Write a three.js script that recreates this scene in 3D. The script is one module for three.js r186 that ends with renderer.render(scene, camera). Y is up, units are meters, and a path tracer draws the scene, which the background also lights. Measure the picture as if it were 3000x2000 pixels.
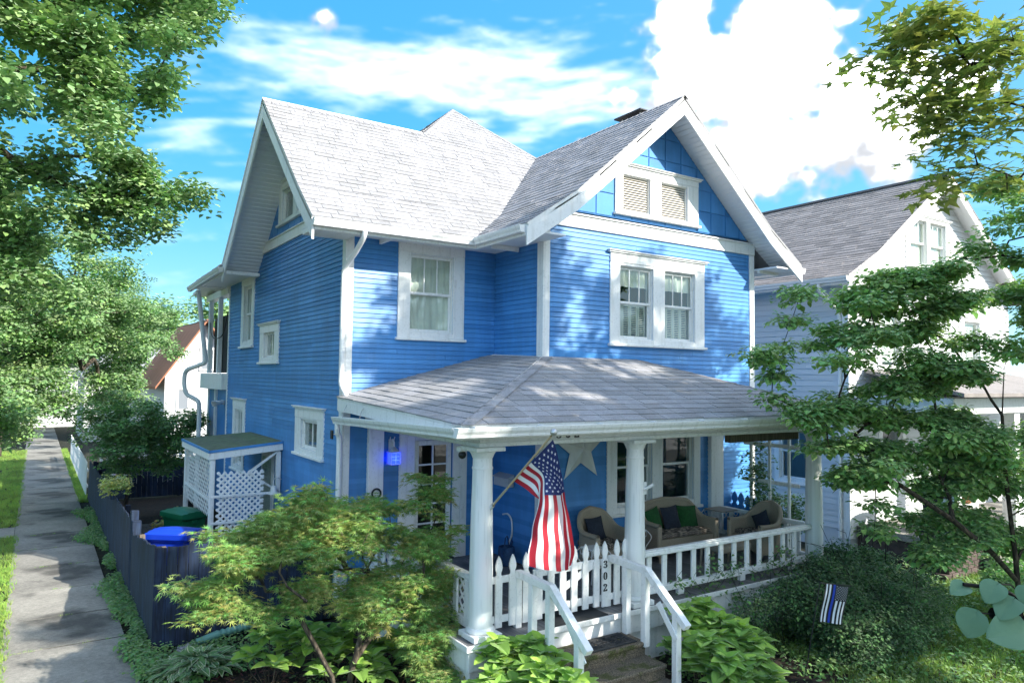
import * as THREE from 'three';
import { FontLoader } from 'three/addons/loaders/FontLoader.js';
import { TextGeometry } from 'three/addons/geometries/TextGeometry.js';
import { mergeVertices } from 'three/addons/utils/BufferGeometryUtils.js';

// ---------------------------------------------------------------- camera
const scene = new THREE.Scene();
const camera = new THREE.PerspectiveCamera(50.57, 1024 / 682, 0.05, 600);
camera.position.set(-4.242, 3.965, 9.883);
{
  const yaw = 0.58278, pit = 0.050083, rol = 0.012722;
  const fwd = new THREE.Vector3(Math.sin(yaw) * Math.cos(pit), Math.sin(pit), -Math.cos(yaw) * Math.cos(pit));
  const right = new THREE.Vector3(Math.cos(yaw), 0, Math.sin(yaw));
  const up = new THREE.Vector3().crossVectors(right, fwd);
  const r2 = right.clone().multiplyScalar(Math.cos(rol)).addScaledVector(up, Math.sin(rol));
  const u2 = up.clone().multiplyScalar(Math.cos(rol)).addScaledVector(right, -Math.sin(rol));
  camera.quaternion.setFromRotationMatrix(new THREE.Matrix4().makeBasis(r2, u2, fwd.clone().negate()));
}
const renderer = new THREE.WebGLRenderer({ antialias: true });
renderer.toneMapping = THREE.LinearToneMapping;
renderer.toneMappingExposure = 4.75;
renderer.shadowMap.enabled = true;

// ---------------------------------------------------------------- seeded noise
let SEED = 1;
function rnd() { SEED = (SEED * 1664525 + 1013904223) >>> 0; return SEED / 4294967296; }
const rr = (a, b) => a + (b - a) * rnd();
const clamp = (x, a, b) => Math.min(b, Math.max(a, x));
const lerp = (a, b, t) => a + (b - a) * t;
const sm = (a, b, x) => { const t = clamp((x - a) / (b - a), 0, 1); return t * t * (3 - 2 * t); };
function hsh(x, y, s) { let h = Math.imul(x, 374761393) + Math.imul(y, 668265263) + Math.imul(s, 1442695041) | 0; h = Math.imul(h ^ (h >>> 13), 1274126177); return ((h ^ (h >>> 16)) >>> 0) / 4294967296; }
function vn(x, y, s = 0, per = 0) {
  const xi = Math.floor(x), yi = Math.floor(y), fx = x - xi, fy = y - yi, u = fx * fx * (3 - 2 * fx), v = fy * fy * (3 - 2 * fy);
  let x0 = xi, x1 = xi + 1, y0 = yi, y1 = yi + 1; if (per) { x0 = ((x0 % per) + per) % per; x1 = ((x1 % per) + per) % per; y0 = ((y0 % per) + per) % per; y1 = ((y1 % per) + per) % per; }
  const a = hsh(x0, y0, s), b = hsh(x1, y0, s), c = hsh(x0, y1, s), d = hsh(x1, y1, s), p = a + (b - a) * u;
  return p + (c + (d - c) * u - p) * v;
}
function fbm(x, y, o = 4, s = 0, per = 0) { let a = .5, t = 0, n = 0; for (let i = 0; i < o; i++) { t += a * vn(x, y, s + i * 7, per); n += a; x *= 2; y *= 2; per *= 2; a *= .5; } return t / n; }

// ---------------------------------------------------------------- sky and sun
const SUN = new THREE.Vector3(.394, .545, .740).normalize();
{
  const W = 2560, H = 1280, data = new Float32Array(W * H * 4);
  // cumulus heaps: azimuth from -z towards +x, elevation, half sizes (degrees)
  const heaps = [[47.5, 22.8, 5.2, 4.0], [53, 20.5, 8, 6.2], [59.5, 18.2, 6, 5], [51, 16.8, 6, 3.2], [45, 21.3, 3.2, 2], [46.5, 25.8, 3.2, 3], [52.5, 26, 3.4, 2.6], [49.5, 14.8, 3, 1.5], [63, 20, 4, 3],
    [18.2, 26.1, 1.5, 1.0], [38.6, 18.4, .7, .8], [8.5, 27, 2.2, 1.4], [-14, 24, 9, 5], [-40, 18, 8, 5], [88, 22, 9, 6], [118, 17, 10, 5], [150, 26, 11, 7], [-75, 22, 10, 6], [-110, 15, 9, 4], [-150, 24, 12, 7], [175, 14, 8, 4], [100, 42, 12, 8], [20, 48, 10, 5], [-50, 45, 12, 8], [-120, 50, 12, 8], [150, 55, 14, 8], [70, 38, 8, 4], [-20, 64, 14, 7], [60, 66, 14, 7]];
  for (let j = 0; j < H; j++) {
    const el = ((j + .5) / H - .5) * 180;            // row 0 is the nadir
    for (let i = 0; i < W; i++) {
      const k = (j * W + i) * 4;
      let r, g, b;
      if (el < -1) { r = .10; g = .11; b = .09; }
      else {
        // u = atan2(z, x)/2pi + .5
        const th = ((i + .5) / W - .5) * 2 * Math.PI; const x = Math.cos(th), z = Math.sin(th);
        const az = Math.atan2(x, -z) * 180 / Math.PI;
        const e = Math.max(el, 0);
        const t = Math.exp(-e / 13), t2 = Math.exp(-e / 5);
        r = .004 + .05 * t + .16 * t2; g = .084 + .15 * t + .075 * t2; b = .225 + .065 * t + .03 * t2;
        const zs = sm(25, 70, e); r *= 1 - .25 * zs; g *= 1 - .28 * zs; b *= 1 - .2 * zs;
        // broad glow round the sun, added to brighten the shaded porch front
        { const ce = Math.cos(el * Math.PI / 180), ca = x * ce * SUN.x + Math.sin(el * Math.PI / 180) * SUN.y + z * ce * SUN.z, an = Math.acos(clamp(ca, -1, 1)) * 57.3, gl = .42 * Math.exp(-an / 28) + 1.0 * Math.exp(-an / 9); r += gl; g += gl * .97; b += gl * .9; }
        // thin high cloud, drawn out along the wind
        const wq = az * .05 + .35 * fbm(az * .06, e * .12, 3, 40), ww = e * .28 + .9 * fbm(az * .05, e * .1, 3, 50) - az * .018;
        let ci = fbm(wq * 2.2, ww * 2.0, 5, 60); const streak = fbm(wq * 9, ww * 7, 4, 70);
        const band = Math.exp(-Math.pow((e - (22.8 - .018 * Math.pow(az - 24, 2) * .25)) / 3.1, 2)) * sm(2, 16, az) * (1 - sm(42, 56, az));
        const wisp = Math.exp(-Math.pow((e - 17 - (az - 9) * .3) / 3, 2) - Math.pow((az - 8) / 5, 2));
        let cd = sm(.50, 1.0, ci * .62 + streak * .38 + band * .42 + wisp * .12 - .07) * (.55 + .45 * streak);
        cd = clamp(cd * .9, 0, .6) * sm(0, 6, e);
        r = lerp(r, .40, cd); g = lerp(g, .43, cd); b = lerp(b, .46, cd);
        // heaped cloud
        let best = -9, lowE = 0;
        for (const h of heaps) {
          let da = az - h[0]; if (da > 180) da -= 360; if (da < -180) da += 360;
          const dx = da / h[2], dy = (e - h[1]) / h[3]; if (dx * dx + dy * dy > 3.2) continue;
          const s = (1 - Math.sqrt(dx * dx + dy * dy)) * (.3 + .7 * Math.min(1, h[2] / 3.5)); if (s > best) best = s;
          lowE = Math.max(lowE, sm(-.9, .5, dy) * (s + .8));
        }
        if (best > -1) {
          const nz = fbm(az * .34, e * .42, 6, 90) - .5, nf = .5 - Math.abs(2 * fbm(az * .8, e * 1.0, 4, 120) - 1) * 1.9;
          const nh = fbm(az * 5, e * 6, 3, 150) - .5, dd = sm(-.06, .42, best + nz * 1.5 + (fbm(az * 1.1, e * 1.35, 5, 133) - .5) * .55 + nh * .05);
          const lit = clamp(-.06 + .70 * lowE + nz * 1.7 + nf * .35, 0, 1), L = .17 + 2.3 * lit * lit * dd * dd;
          r = lerp(r, L * (.94 + .06 * lit), dd); g = lerp(g, L * (.98 + .02 * lit), dd); b = lerp(b, L * 1.05, dd);
        }
      }
      data[k] = r; data[k + 1] = g; data[k + 2] = b; data[k + 3] = 1;
    }
  }
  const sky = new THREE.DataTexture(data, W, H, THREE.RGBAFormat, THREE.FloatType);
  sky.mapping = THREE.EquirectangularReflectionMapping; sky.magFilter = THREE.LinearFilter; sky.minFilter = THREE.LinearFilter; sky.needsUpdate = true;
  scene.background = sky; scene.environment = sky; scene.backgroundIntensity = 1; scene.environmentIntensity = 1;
}
const sun = new THREE.DirectionalLight(new THREE.Color(1, .95, .86), 2.0);
sun.position.copy(SUN).multiplyScalar(60).add(new THREE.Vector3(4, 0, -4)); sun.target.position.set(4, 0, -4);
sun.castShadow = true; sun.shadow.mapSize.set(4096, 4096);
Object.assign(sun.shadow.camera, { left: -35, right: 35, top: 35, bottom: -35, near: 1, far: 150 });
scene.add(sun, sun.target);

// ---------------------------------------------------------------- textures and materials
function tex(n, fn, srgb = true, rep = 1) {
  const d = new Uint8Array(n * n * 4);
  for (let y = 0; y < n; y++) for (let x = 0; x < n; x++) { const c = fn(x / n, y / n), k = (y * n + x) * 4; for (let q = 0; q < 3; q++) d[k + q] = clamp(c[q], 0, 1) * 255; d[k + 3] = 255; }
  const t = new THREE.DataTexture(d, n, n); t.wrapS = t.wrapT = THREE.RepeatWrapping; t.magFilter = THREE.LinearFilter; t.minFilter = THREE.LinearFilter; t.generateMipmaps = true;
  if (srgb) t.colorSpace = THREE.SRGBColorSpace; t.repeat.set(rep, rep); t.needsUpdate = true; return t;
}
// neutral multiplier maps (colour comes from material.color)
const T = {
  paint: tex(256, (u, v) => { const a = fbm(u * 6, v * 6, 4, 1, 6), b = fbm(u * 40, v * 8, 3, 2, 0 || 8), g = .86 + .16 * a + .10 * (b - .5); return [g, g, g]; }, true, .35),
  paintB: tex(256, (u, v) => { const a = fbm(u * 8, v * 16, 4, 3, 8), g = .5 + .5 * a; return [g, g, g]; }, false, 3),
  shingle: tex(256, (u, v) => { const a = fbm(u * 64, v * 64, 2, 5, 64), b = fbm(u * 5, v * 5, 3, 6, 5), s = hsh((u * 256) | 0, (v * 256) | 0, 8), g = .86 + .14 * (a - .5) + .10 * (b - .5) + .16 * (s - .5); return [g, g, g * 1.01]; }, true, .9),
  grain: tex(256, (u, v) => { const a = fbm(u * 70, v * 3, 3, 11, 0), b = fbm(u * 8, v * 4, 3, 12, 4), g = .62 + .34 * (a - .4) + .3 * (b - .5); return [g, g, g]; }, true, .8),
  navy: tex(512, (u, v) => { const a = fbm(u * 120, v * 5, 3, 14), b = fbm(u * 9, v * 5, 4, 15), w = sm(.60, .72, fbm(u * 40, v * 9, 4, 16)); const g = .55 + .5 * (a - .5) + .5 * (b - .5); return [lerp(g * .72, .80, w * .33), lerp(g * .82, .80, w * .3), lerp(g * .98, .78, w * .26)]; }, true, .55),
  concrete: tex(512, (u, v) => { const a = fbm(u * 5, v * 5, 5, 21, 5), f = fbm(u * 90, v * 90, 2, 22, 90), s = hsh((u * 512) | 0, (v * 512) | 0, 23), st = sm(.54, .72, fbm(u * 3, v * 3, 5, 24, 3)); let g = .70 + .25 * (a - .5) + .14 * (f - .5) + .12 * (s - .5); g *= 1 - .38 * st; return [g, g * .985, g * .95]; }, true, .28),
  aggregate: tex(256, (u, v) => { const s = vn(u * 90, v * 90, 31, 90), q = hsh((u * 128) | 0, (v * 128) | 0, 32), m = sm(.55, .75, fbm(u * 4, v * 4, 4, 33, 4)); const g = .50 + .34 * (s - .5) + .28 * (q - .5); return [lerp(g, g * .72, m), lerp(g * .95, g * .78, m), lerp(g * .86, g * .45, m)]; }, true, 1.6),
  soil: tex(256, (u, v) => { const a = fbm(u * 22, v * 22, 4, 41, 22), s = hsh((u * 256) | 0, (v * 256) | 0, 42), g = .35 + .7 * (a - .5) + .3 * (s - .5); return [g * .95, g * .8, g * .6]; }, true, .8),
  weave: tex(128, (u, v) => { const a = Math.sin(u * Math.PI * 24), b = Math.sin(v * Math.PI * 24), c = ((Math.floor(u * 12) + Math.floor(v * 12)) % 2) ? Math.abs(a) : Math.abs(b); const g = .5 + .45 * c; return [g, g, g]; }, true, 5),
  cloth: tex(128, (u, v) => { const a = fbm(u * 8, v * 8, 4, 51, 8), s = hsh((u * 128) | 0, (v * 128) | 0, 52), g = .7 + .3 * (a - .5) + .12 * (s - .5); return [g, g, g]; }, true, 2),
  patch: tex(256, (u, v) => { const a = fbm(u * 10, v * 10, 4, 55, 10), m = sm(.44, .58, a), g = .35 + .55 * m; return [g, g * .97, g * .93]; }, true, 2),
  moss: tex(256, (u, v) => { const a = fbm(u * 5, v * 20, 4, 61, 5), b = fbm(u * 18, v * 18, 3, 62, 18), g = .72 + .4 * (a - .5) + .25 * (b - .5), m = sm(.4, .65, a); return [g * lerp(1, .86, m), g, g * lerp(.95, .7, m)]; }, true, .7),
  stain: tex(256, (u, v) => { const a = fbm(u * 24, v * 3, 4, 65, 0), m = sm(.55, .85, a) * .09, d = sm(.62, .8, fbm(u * 60, v * 60, 3, 66)) * .06, g = 1 - m * .6 - d; return [g, g * (1 - .02 * m), g * (1 - .12 * m)]; }, true, .7),
  bark: tex(256, (u, v) => { const a = fbm(u * 26, v * 6, 4, 71, 0), g = .5 + .8 * (a - .5); return [g, g * .95, g * .88]; }, true, 1.5),
};
const col = (r, g, b) => new THREE.Color().setRGB(r, g, b);
const std = (c, o = {}) => new THREE.MeshStandardMaterial({ color: c, roughness: .7, ...o });
const BLUE = [.062, .268, .62];
const M = {
  blue: [0, 1, 2, 3].map(i => std(col(BLUE[0] * (1 + .13 * (i - 1.5)), BLUE[1] * (1 + .075 * (i - 1.5)), BLUE[2] * (1 + .055 * (i - 1.5))), { map: T.paint, roughness: .46, bumpMap: T.paintB, bumpScale: .0012 })),
  white: std(col(.82, .82, .80), { map: T.stain, roughness: .5 }),
  whiteOld: std(col(.79, .785, .76), { map: T.stain, roughness: .6 }),
  soffit: std(col(.76, .77, .78), { roughness: .5 }),
  shingle: [.33, .365, .39, .41].map((g, i) => std(col(g * 1.10, g * 1.08, g * (1.06 + .01 * i)), { map: T.shingle, roughness: .95 })),
  shingleB: [.22, .255, .285, .32].map(g => std(col(g * 1.2, g * 1.08, g * .98), { map: T.shingle, roughness: .95 })),
  underlay: std(col(.06, .06, .06), { roughness: 1 }),
  glass: new THREE.MeshPhysicalMaterial({ color: col(.9, .94, .93), roughness: .015, metalness: 0, transmission: 1, thickness: 0, ior: 1.52 }),
  dark: std(col(.012, .012, .014), { roughness: .6 }),
  room: std(col(.16, .14, .12), { roughness: .9 }),
  curtain: std(col(.88, .86, .76), { map: T.paint, roughness: .95 }),
  sheer: new THREE.MeshPhysicalMaterial({ color: col(.72, .72, .70), map: T.cloth, roughness: 1, transmission: .35, thickness: 0 }),
  shutter: std(col(.72, .71, .68), { roughness: .55 }),
  louvre: std(col(.66, .62, .55), { roughness: .6 }),
  navy: std(col(.062, .105, .165), { map: T.navy, roughness: .85, bumpMap: T.navy, bumpScale: .002 }),
  navy2: std(col(.05, .085, .145), { map: T.navy, roughness: .85, bumpMap: T.navy, bumpScale: .002 }),
  bareWood: std(col(.38, .31, .24), { map: T.grain, roughness: .95 }),
  concrete: [.50, .54, .58].map(g => std(col(g, g * .97, g * .90), { map: T.concrete, roughness: .92, bumpMap: T.concrete, bumpScale: .002 })),
  aggregate: std(col(.62, .56, .49), { map: T.aggregate, roughness: .95, bumpMap: T.aggregate, bumpScale: .003 }),
  soil: std(col(.14, .115, .085), { map: T.soil, roughness: 1, bumpMap: T.soil, bumpScale: .02 }),
  turf: std(col(.10, .17, .045), { map: T.soil, roughness: 1, bumpMap: T.soil, bumpScale: .02 }),
  asphalt: std(col(.06, .06, .062), { map: T.aggregate, roughness: .95 }),
  floor: std(col(.38, .38, .39), { map: T.grain, roughness: .6 }),
  wicker: std(col(.58, .48, .35), { map: T.weave, roughness: .75, bumpMap: T.weave, bumpScale: .004 }),
  cushionNavy: std(col(.035, .05, .085), { map: T.cloth, roughness: .95 }),
  cushionGreen: std(col(.02, .16, .035), { map: T.cloth, roughness: .95 }),
  seatFabric: std(col(.42, .38, .34), { map: T.patch, roughness: .95 }),
  metalWhite: std(col(.72, .72, .70), { roughness: .45 }),
  steel: std(col(.55, .55, .54), { roughness: .3, metalness: .8 }),
  black: std(col(.014, .014, .015), { roughness: .5 }),
  rubber: std(col(.018, .02, .022), { roughness: .75 }),
  brass: std(col(.5, .36, .16), { roughness: .4, metalness: .6 }),
  bark: std(col(.20, .165, .13), { map: T.bark, roughness: 1, bumpMap: T.bark, bumpScale: .012 }),
  barkPale: std(col(.36, .32, .27), { map: T.bark, roughness: 1, bumpMap: T.bark, bumpScale: .006 }),
  barkDark: std(col(.075, .06, .05), { map: T.bark, roughness: 1, bumpMap: T.bark, bumpScale: .008 }),
  binBlue: std(col(.006, .045, .52), { roughness: .38 }),
  binGreen: std(col(.006, .13, .055), { roughness: .4 }),
  canBlue: std(col(.045, .15, .38), { map: T.cloth, roughness: .5, metalness: .2 }),
  compost: std(col(.03, .028, .027), { roughness: .55 }),
  mossRoof: std(col(.31, .345, .29), { map: T.moss, roughness: .9 }),
  hose: std(col(.13, .30, .25), { roughness: .55 }),
  brick: [0, 1, 2].map(i => std(col(.20 + .03 * i, .15 + .02 * i, .125 + .02 * i), { map: T.cloth, roughness: .95 })),
  terracotta: std(col(.42, .17, .085), { roughness: .85 }),
  orangeRoof: std(col(.50, .22, .12), { map: T.shingle, roughness: .95 }),
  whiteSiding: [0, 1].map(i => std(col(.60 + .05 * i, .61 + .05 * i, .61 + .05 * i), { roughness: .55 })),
  greySiding: std(col(.42, .43, .45), { roughness: .7 }),
  solar: std(col(.01, .012, .03), { roughness: .2 }), farPane: std(col(.24, .26, .28), { roughness: .12 }),
  mailbox: std(col(.50, .50, .53), { roughness: .5 }),
  paver: [0, 1, 2].map(i => std(col(.22 + .04 * i, .20 + .035 * i, .185 + .03 * i), { map: T.concrete, roughness: .95 })),
  shade: std(col(.24, .20, .13), { map: T.grain, roughness: .9 }),
};
const leafMat = (r, g, b, tr = .35, ro = .9) => new THREE.MeshPhysicalMaterial({ color: col(r, g, b), roughness: ro, transmission: tr, thickness: 0, side: THREE.DoubleSide });

// ---------------------------------------------------------------- geometry kit
const V = (x, y, z) => new THREE.Vector3(x, y, z);
class Geo {
  constructor() { this.p = []; this.n = []; this.t = []; this.c = null; }
  tri(a, b, c, na, nb, nc) {
    const ux = b[0] - a[0], uy = b[1] - a[1], uz = b[2] - a[2], vx = c[0] - a[0], vy = c[1] - a[1], vz = c[2] - a[2];
    let nx = uy * vz - uz * vy, ny = uz * vx - ux * vz, nz = ux * vy - uy * vx; const l = Math.hypot(nx, ny, nz); if (l < 1e-12) return this; nx /= l; ny /= l; nz /= l;
    const ax = Math.abs(nx), ay = Math.abs(ny), az = Math.abs(nz);
    [a, b, c].forEach((q, i) => {
      this.p.push(q[0], q[1], q[2]); const m = [na, nb, nc][i]; if (m) this.n.push(m[0], m[1], m[2]); else this.n.push(nx, ny, nz);
      if (ax >= ay && ax >= az) this.t.push(q[2], q[1]); else if (ay >= az) this.t.push(q[0], q[2]); else this.t.push(q[0], q[1]);
    });
    return this;
  }
  quad(a, b, c, d) { this.tri(a, b, c); return this.tri(a, c, d); }
  // eight corners: bottom loop 0-3 (counter-clockwise seen from below outward rule), top loop 4-7
  hexa(v) {
    const f = [[0, 3, 2, 1], [4, 5, 6, 7], [0, 1, 5, 4], [1, 2, 6, 5], [2, 3, 7, 6], [3, 0, 4, 7]];
    for (const q of f) this.quad(v[q[0]], v[q[1]], v[q[2]], v[q[3]]);
    return this;
  }
  box(x0, y0, z0, x1, y1, z1) { return this.hexa([[x0, y0, z1], [x1, y0, z1], [x1, y0, z0], [x0, y0, z0], [x0, y1, z1], [x1, y1, z1], [x1, y1, z0], [x0, y1, z0]]); }
  // chamfered box
  cbox(x0, y0, z0, x1, y1, z1, b = .006, m) {
    b = Math.min(b, (x1 - x0) * .35, (y1 - y0) * .35, (z1 - z0) * .35);
    const X = [x0, x1], Y = [y0, y1], Z = [z0, z1], s = [1, -1];
    const P = (i, j, k, ax) => { let q = [X[i] + (ax === 0 ? 0 : s[i] * b), Y[j] + (ax === 1 ? 0 : s[j] * b), Z[k] + (ax === 2 ? 0 : s[k] * b)]; if (m) { const w = V(...q).applyMatrix4(m); q = [w.x, w.y, w.z]; } return q; };
    const cen = m ? V((x0 + x1) / 2, (y0 + y1) / 2, (z0 + z1) / 2).applyMatrix4(m) : V((x0 + x1) / 2, (y0 + y1) / 2, (z0 + z1) / 2);
    const face = (...v) => { const a = V(...v[0]), n = V(...v[1]).sub(a).cross(V(...v[2]).sub(a)); if (n.dot(a.clone().sub(cen)) < 0) v.reverse(); for (let i = 1; i < v.length - 1; i++) this.tri(v[0], v[i], v[i + 1]); };
    for (const i of [0, 1]) { face(P(i, 0, 0, 0), P(i, 1, 0, 0), P(i, 1, 1, 0), P(i, 0, 1, 0)); face(P(0, i, 0, 1), P(1, i, 0, 1), P(1, i, 1, 1), P(0, i, 1, 1)); face(P(0, 0, i, 2), P(1, 0, i, 2), P(1, 1, i, 2), P(0, 1, i, 2)); }
    for (const i of [0, 1]) for (const j of [0, 1]) {
      face(P(i, j, 0, 0), P(i, j, 1, 0), P(i, j, 1, 1), P(i, j, 0, 1));
      face(P(i, 0, j, 0), P(i, 1, j, 0), P(i, 1, j, 2), P(i, 0, j, 2));
      face(P(0, i, j, 1), P(1, i, j, 1), P(1, i, j, 2), P(0, i, j, 2));
      for (const k of [0, 1]) face(P(i, j, k, 0), P(i, j, k, 1), P(i, j, k, 2));
    }
    return this;
  }
  // bar from a to b, w across, h in the direction "up"
  bar(a, b, w, h, up = [0, 1, 0], ch = .004) {
    const A = V(...a), B = V(...b), d = B.clone().sub(A), L = d.length(); d.normalize();
    let s = V(...up).cross(d); if (s.lengthSq() < 1e-6) s = V(1, 0, 0).cross(d); s.normalize(); const u = d.clone().cross(s);
    const m = new THREE.Matrix4().makeBasis(s, u, d).setPosition(A);
    return this.cbox(-w / 2, -h / 2, 0, w / 2, h / 2, L, ch, m);
  }
  add(g, m) {
    const q = g.index ? g.toNonIndexed() : g.clone(); if (m) q.applyMatrix4(m);
    const p = q.attributes.position, n = q.attributes.normal, t = q.attributes.uv;
    for (let i = 0; i < p.count; i++) { this.p.push(p.getX(i), p.getY(i), p.getZ(i)); this.n.push(n.getX(i), n.getY(i), n.getZ(i)); t ? this.t.push(t.getX(i), t.getY(i)) : this.t.push(0, 0); }
    return this;
  }
  tube(pts, r, seg = 6, n = 0, closed = false) {
    const c = new THREE.CatmullRomCurve3(pts.map(p => V(...p)), closed, 'centripetal');
    const g = new THREE.TubeGeometry(c, n || Math.max(4, pts.length * 5), r, seg, closed);
    const t = g.attributes.uv, L = c.getLength(); for (let i = 0; i < t.count; i++) t.setXY(i, t.getY(i) * r * 6, t.getX(i) * L);
    return this.add(g);
  }
  cone(a, b, ra, rb, seg = 6) {
    const A = V(...a), B = V(...b), d = B.clone().sub(A), L = d.length(); if (L < 1e-5) return this; d.divideScalar(L);
    let s = Math.abs(d.y) < .9 ? V(0, 1, 0).cross(d) : V(1, 0, 0).cross(d); s.normalize(); const u = d.clone().cross(s);
    const R = i => { const t = i / seg * Math.PI * 2, c = Math.cos(t), q = Math.sin(t); return [s.x * c + u.x * q, s.y * c + u.y * q, s.z * c + u.z * q]; };
    for (let i = 0; i < seg; i++) {
      const n0 = R(i), n1 = R(i + 1), q = (P, n, r) => [P.x + n[0] * r, P.y + n[1] * r, P.z + n[2] * r];
      this.tri(q(A, n0, ra), q(A, n1, ra), q(B, n1, rb), n0, n1, n1); this.tri(q(A, n0, ra), q(B, n1, rb), q(B, n0, rb), n0, n1, n0);
    }
    return this;
  }
  lathe(prof, seg = 24, m) { const g = new THREE.LatheGeometry(prof.map(q => new THREE.Vector2(q[0], q[1])), seg); return this.add(g, m); }
  // flat polygon (3D, planar, convex) extruded by vector
  prism(poly, ex) {
    const q = poly.map(a => [a[0] + ex[0], a[1] + ex[1], a[2] + ex[2]]), n = poly.length;
    const a = V(...poly[0]), nn = V(...poly[1]).sub(a).cross(V(...poly[2]).sub(a)); const flip = nn.dot(V(...ex)) > 0;
    for (let i = 1; i < n - 1; i++) { if (flip) { this.tri(poly[0], poly[i + 1], poly[i]); this.tri(q[0], q[i], q[i + 1]); } else { this.tri(poly[0], poly[i], poly[i + 1]); this.tri(q[0], q[i + 1], q[i]); } }
    for (let i = 0; i < n; i++) { const j = (i + 1) % n; if (flip) this.quad(poly[i], poly[j], q[j], q[i]); else this.quad(poly[i], q[i], q[j], poly[j]); }
    return this;
  }
  get empty() { return !this.p.length; }
  build() {
    const g = new THREE.BufferGeometry();
    g.setAttribute('position', new THREE.Float32BufferAttribute(this.p, 3)); g.setAttribute('normal', new THREE.Float32BufferAttribute(this.n, 3)); g.setAttribute('uv', new THREE.Float32BufferAttribute(this.t, 2));
    if (this.c) g.setAttribute('color', new THREE.Float32BufferAttribute(this.c, 3));
    return g;
  }
}
const G = () => new Geo();
const used = {};
function numbered(n) { if (!(n in used)) { used[n] = 0; return n; } return n + '_' + String(++used[n]).padStart(3, '0'); }
function part(name, g, mat, parent, kind) { const m = new THREE.Mesh(g instanceof Geo ? g.build() : g, mat); m.name = name; m.castShadow = m.receiveShadow = true; if (kind) m.userData.kind = kind; parent.add(m); return m; }
function thing(name, label, category, pos = [0, 0, 0], turn = 0, group) { const o = new THREE.Group(); o.name = numbered(name); o.position.set(...pos); o.rotation.y = turn; o.userData = { label, category }; if (group) o.userData.group = group; scene.add(o); return o; }
function solo(name, g, mat, label, category, pos, group) { const m = part(numbered(name), g, mat, scene); m.userData = { label, category }; if (group) m.userData.group = group; if (pos) m.position.set(...pos); return m; }
function struct(name, g, mat, kind = 'structure') { const m = part(numbered(name), g, mat, scene, kind); return m; }
// clip convex polygon (array of [u,v]) by half plane a*u+b*v<=c
function clip(poly, a, b, c) { const o = []; for (let i = 0; i < poly.length; i++) { const p = poly[i], q = poly[(i + 1) % poly.length], dp = a * p[0] + b * p[1] - c, dq = a * q[0] + b * q[1] - c; if (dp <= 0) o.push(p); if (dp * dq < 0) { const t = dp / (dp - dq); o.push([p[0] + (q[0] - p[0]) * t, p[1] + (q[1] - p[1]) * t]); } } return o; }
function span(poly, v) { let a = 1e9, b = -1e9; for (let i = 0; i < poly.length; i++) { const p = poly[i], q = poly[(i + 1) % poly.length]; if ((p[1] - v) * (q[1] - v) <= 0) { if (Math.abs(p[1] - q[1]) < 1e-9) { a = Math.min(a, p[0], q[0]); b = Math.max(b, p[0], q[0]); } else { const t = (v - p[1]) / (q[1] - p[1]), u = p[0] + (q[0] - p[0]) * t; a = Math.min(a, u); b = Math.max(b, u); } } } return [a, b]; }
// shingle courses on a planar convex facet; emit(geo, materialIndex) per tab
function shingles(O, U, Vv, poly, expo, tabW, emit, lift = .011) {
  const N = V(...U).cross(V(...Vv)).normalize(), n = [N.x, N.y, N.z];
  const at = (u, v, h) => [O[0] + U[0] * u + Vv[0] * v + n[0] * h, O[1] + U[1] * u + Vv[1] * v + n[1] * h, O[2] + U[2] * u + Vv[2] * v + n[2] * h];
  let v0 = Math.min(...poly.map(p => p[1])), v1 = Math.max(...poly.map(p => p[1])), row = 0;
  for (let v = v0; v < v1 - .03; v += expo, row++) {
    const vb = v + 1e-4, vt = Math.min(v + expo * 1.12, v1 - 1e-4), sb = span(poly, vb), st = span(poly, vt);
    const a = Math.min(sb[0], st[0]), b = Math.max(sb[1], st[1]);
    let u = a - tabW * ((row % 2) * .5 + .12 * (row % 3)) - rnd() * .02;
    while (u < b) {
      const w = tabW * rr(.96, 1.04), g = .005, jb = rr(-.006, .006);
      const bl = clamp(u + g, sb[0], sb[1]), br = clamp(u + w - g, sb[0], sb[1]), tl = clamp(u + g, st[0], st[1]), tr = clamp(u + w - g, st[0], st[1]);
      if (br - bl > .012 || tr - tl > .012) {
        const hb = lift * rr(.8, 1.5), ht = .0015, e = G();
        const A = at(bl, vb - .006 + jb, hb), B = at(br, vb - .006 + jb, hb + rr(-.002, .003)), C = at(tr, vt, ht), D = at(tl, vt, ht), A2 = at(bl, vb - .006 + jb, -.004), B2 = at(br, vb - .006 + jb, -.004);
        e.quad(A, B, C, D); e.quad(A2, B2, B, A); const C2 = at(tr, vt, -.004), D2 = at(tl, vt, -.004); e.quad(B2, C2, C, B); e.quad(D2, A2, A, D);
        emit(e, Math.floor(rnd() * 4), (br - bl));
      }
      u += w;
    }
  }
}
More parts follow.
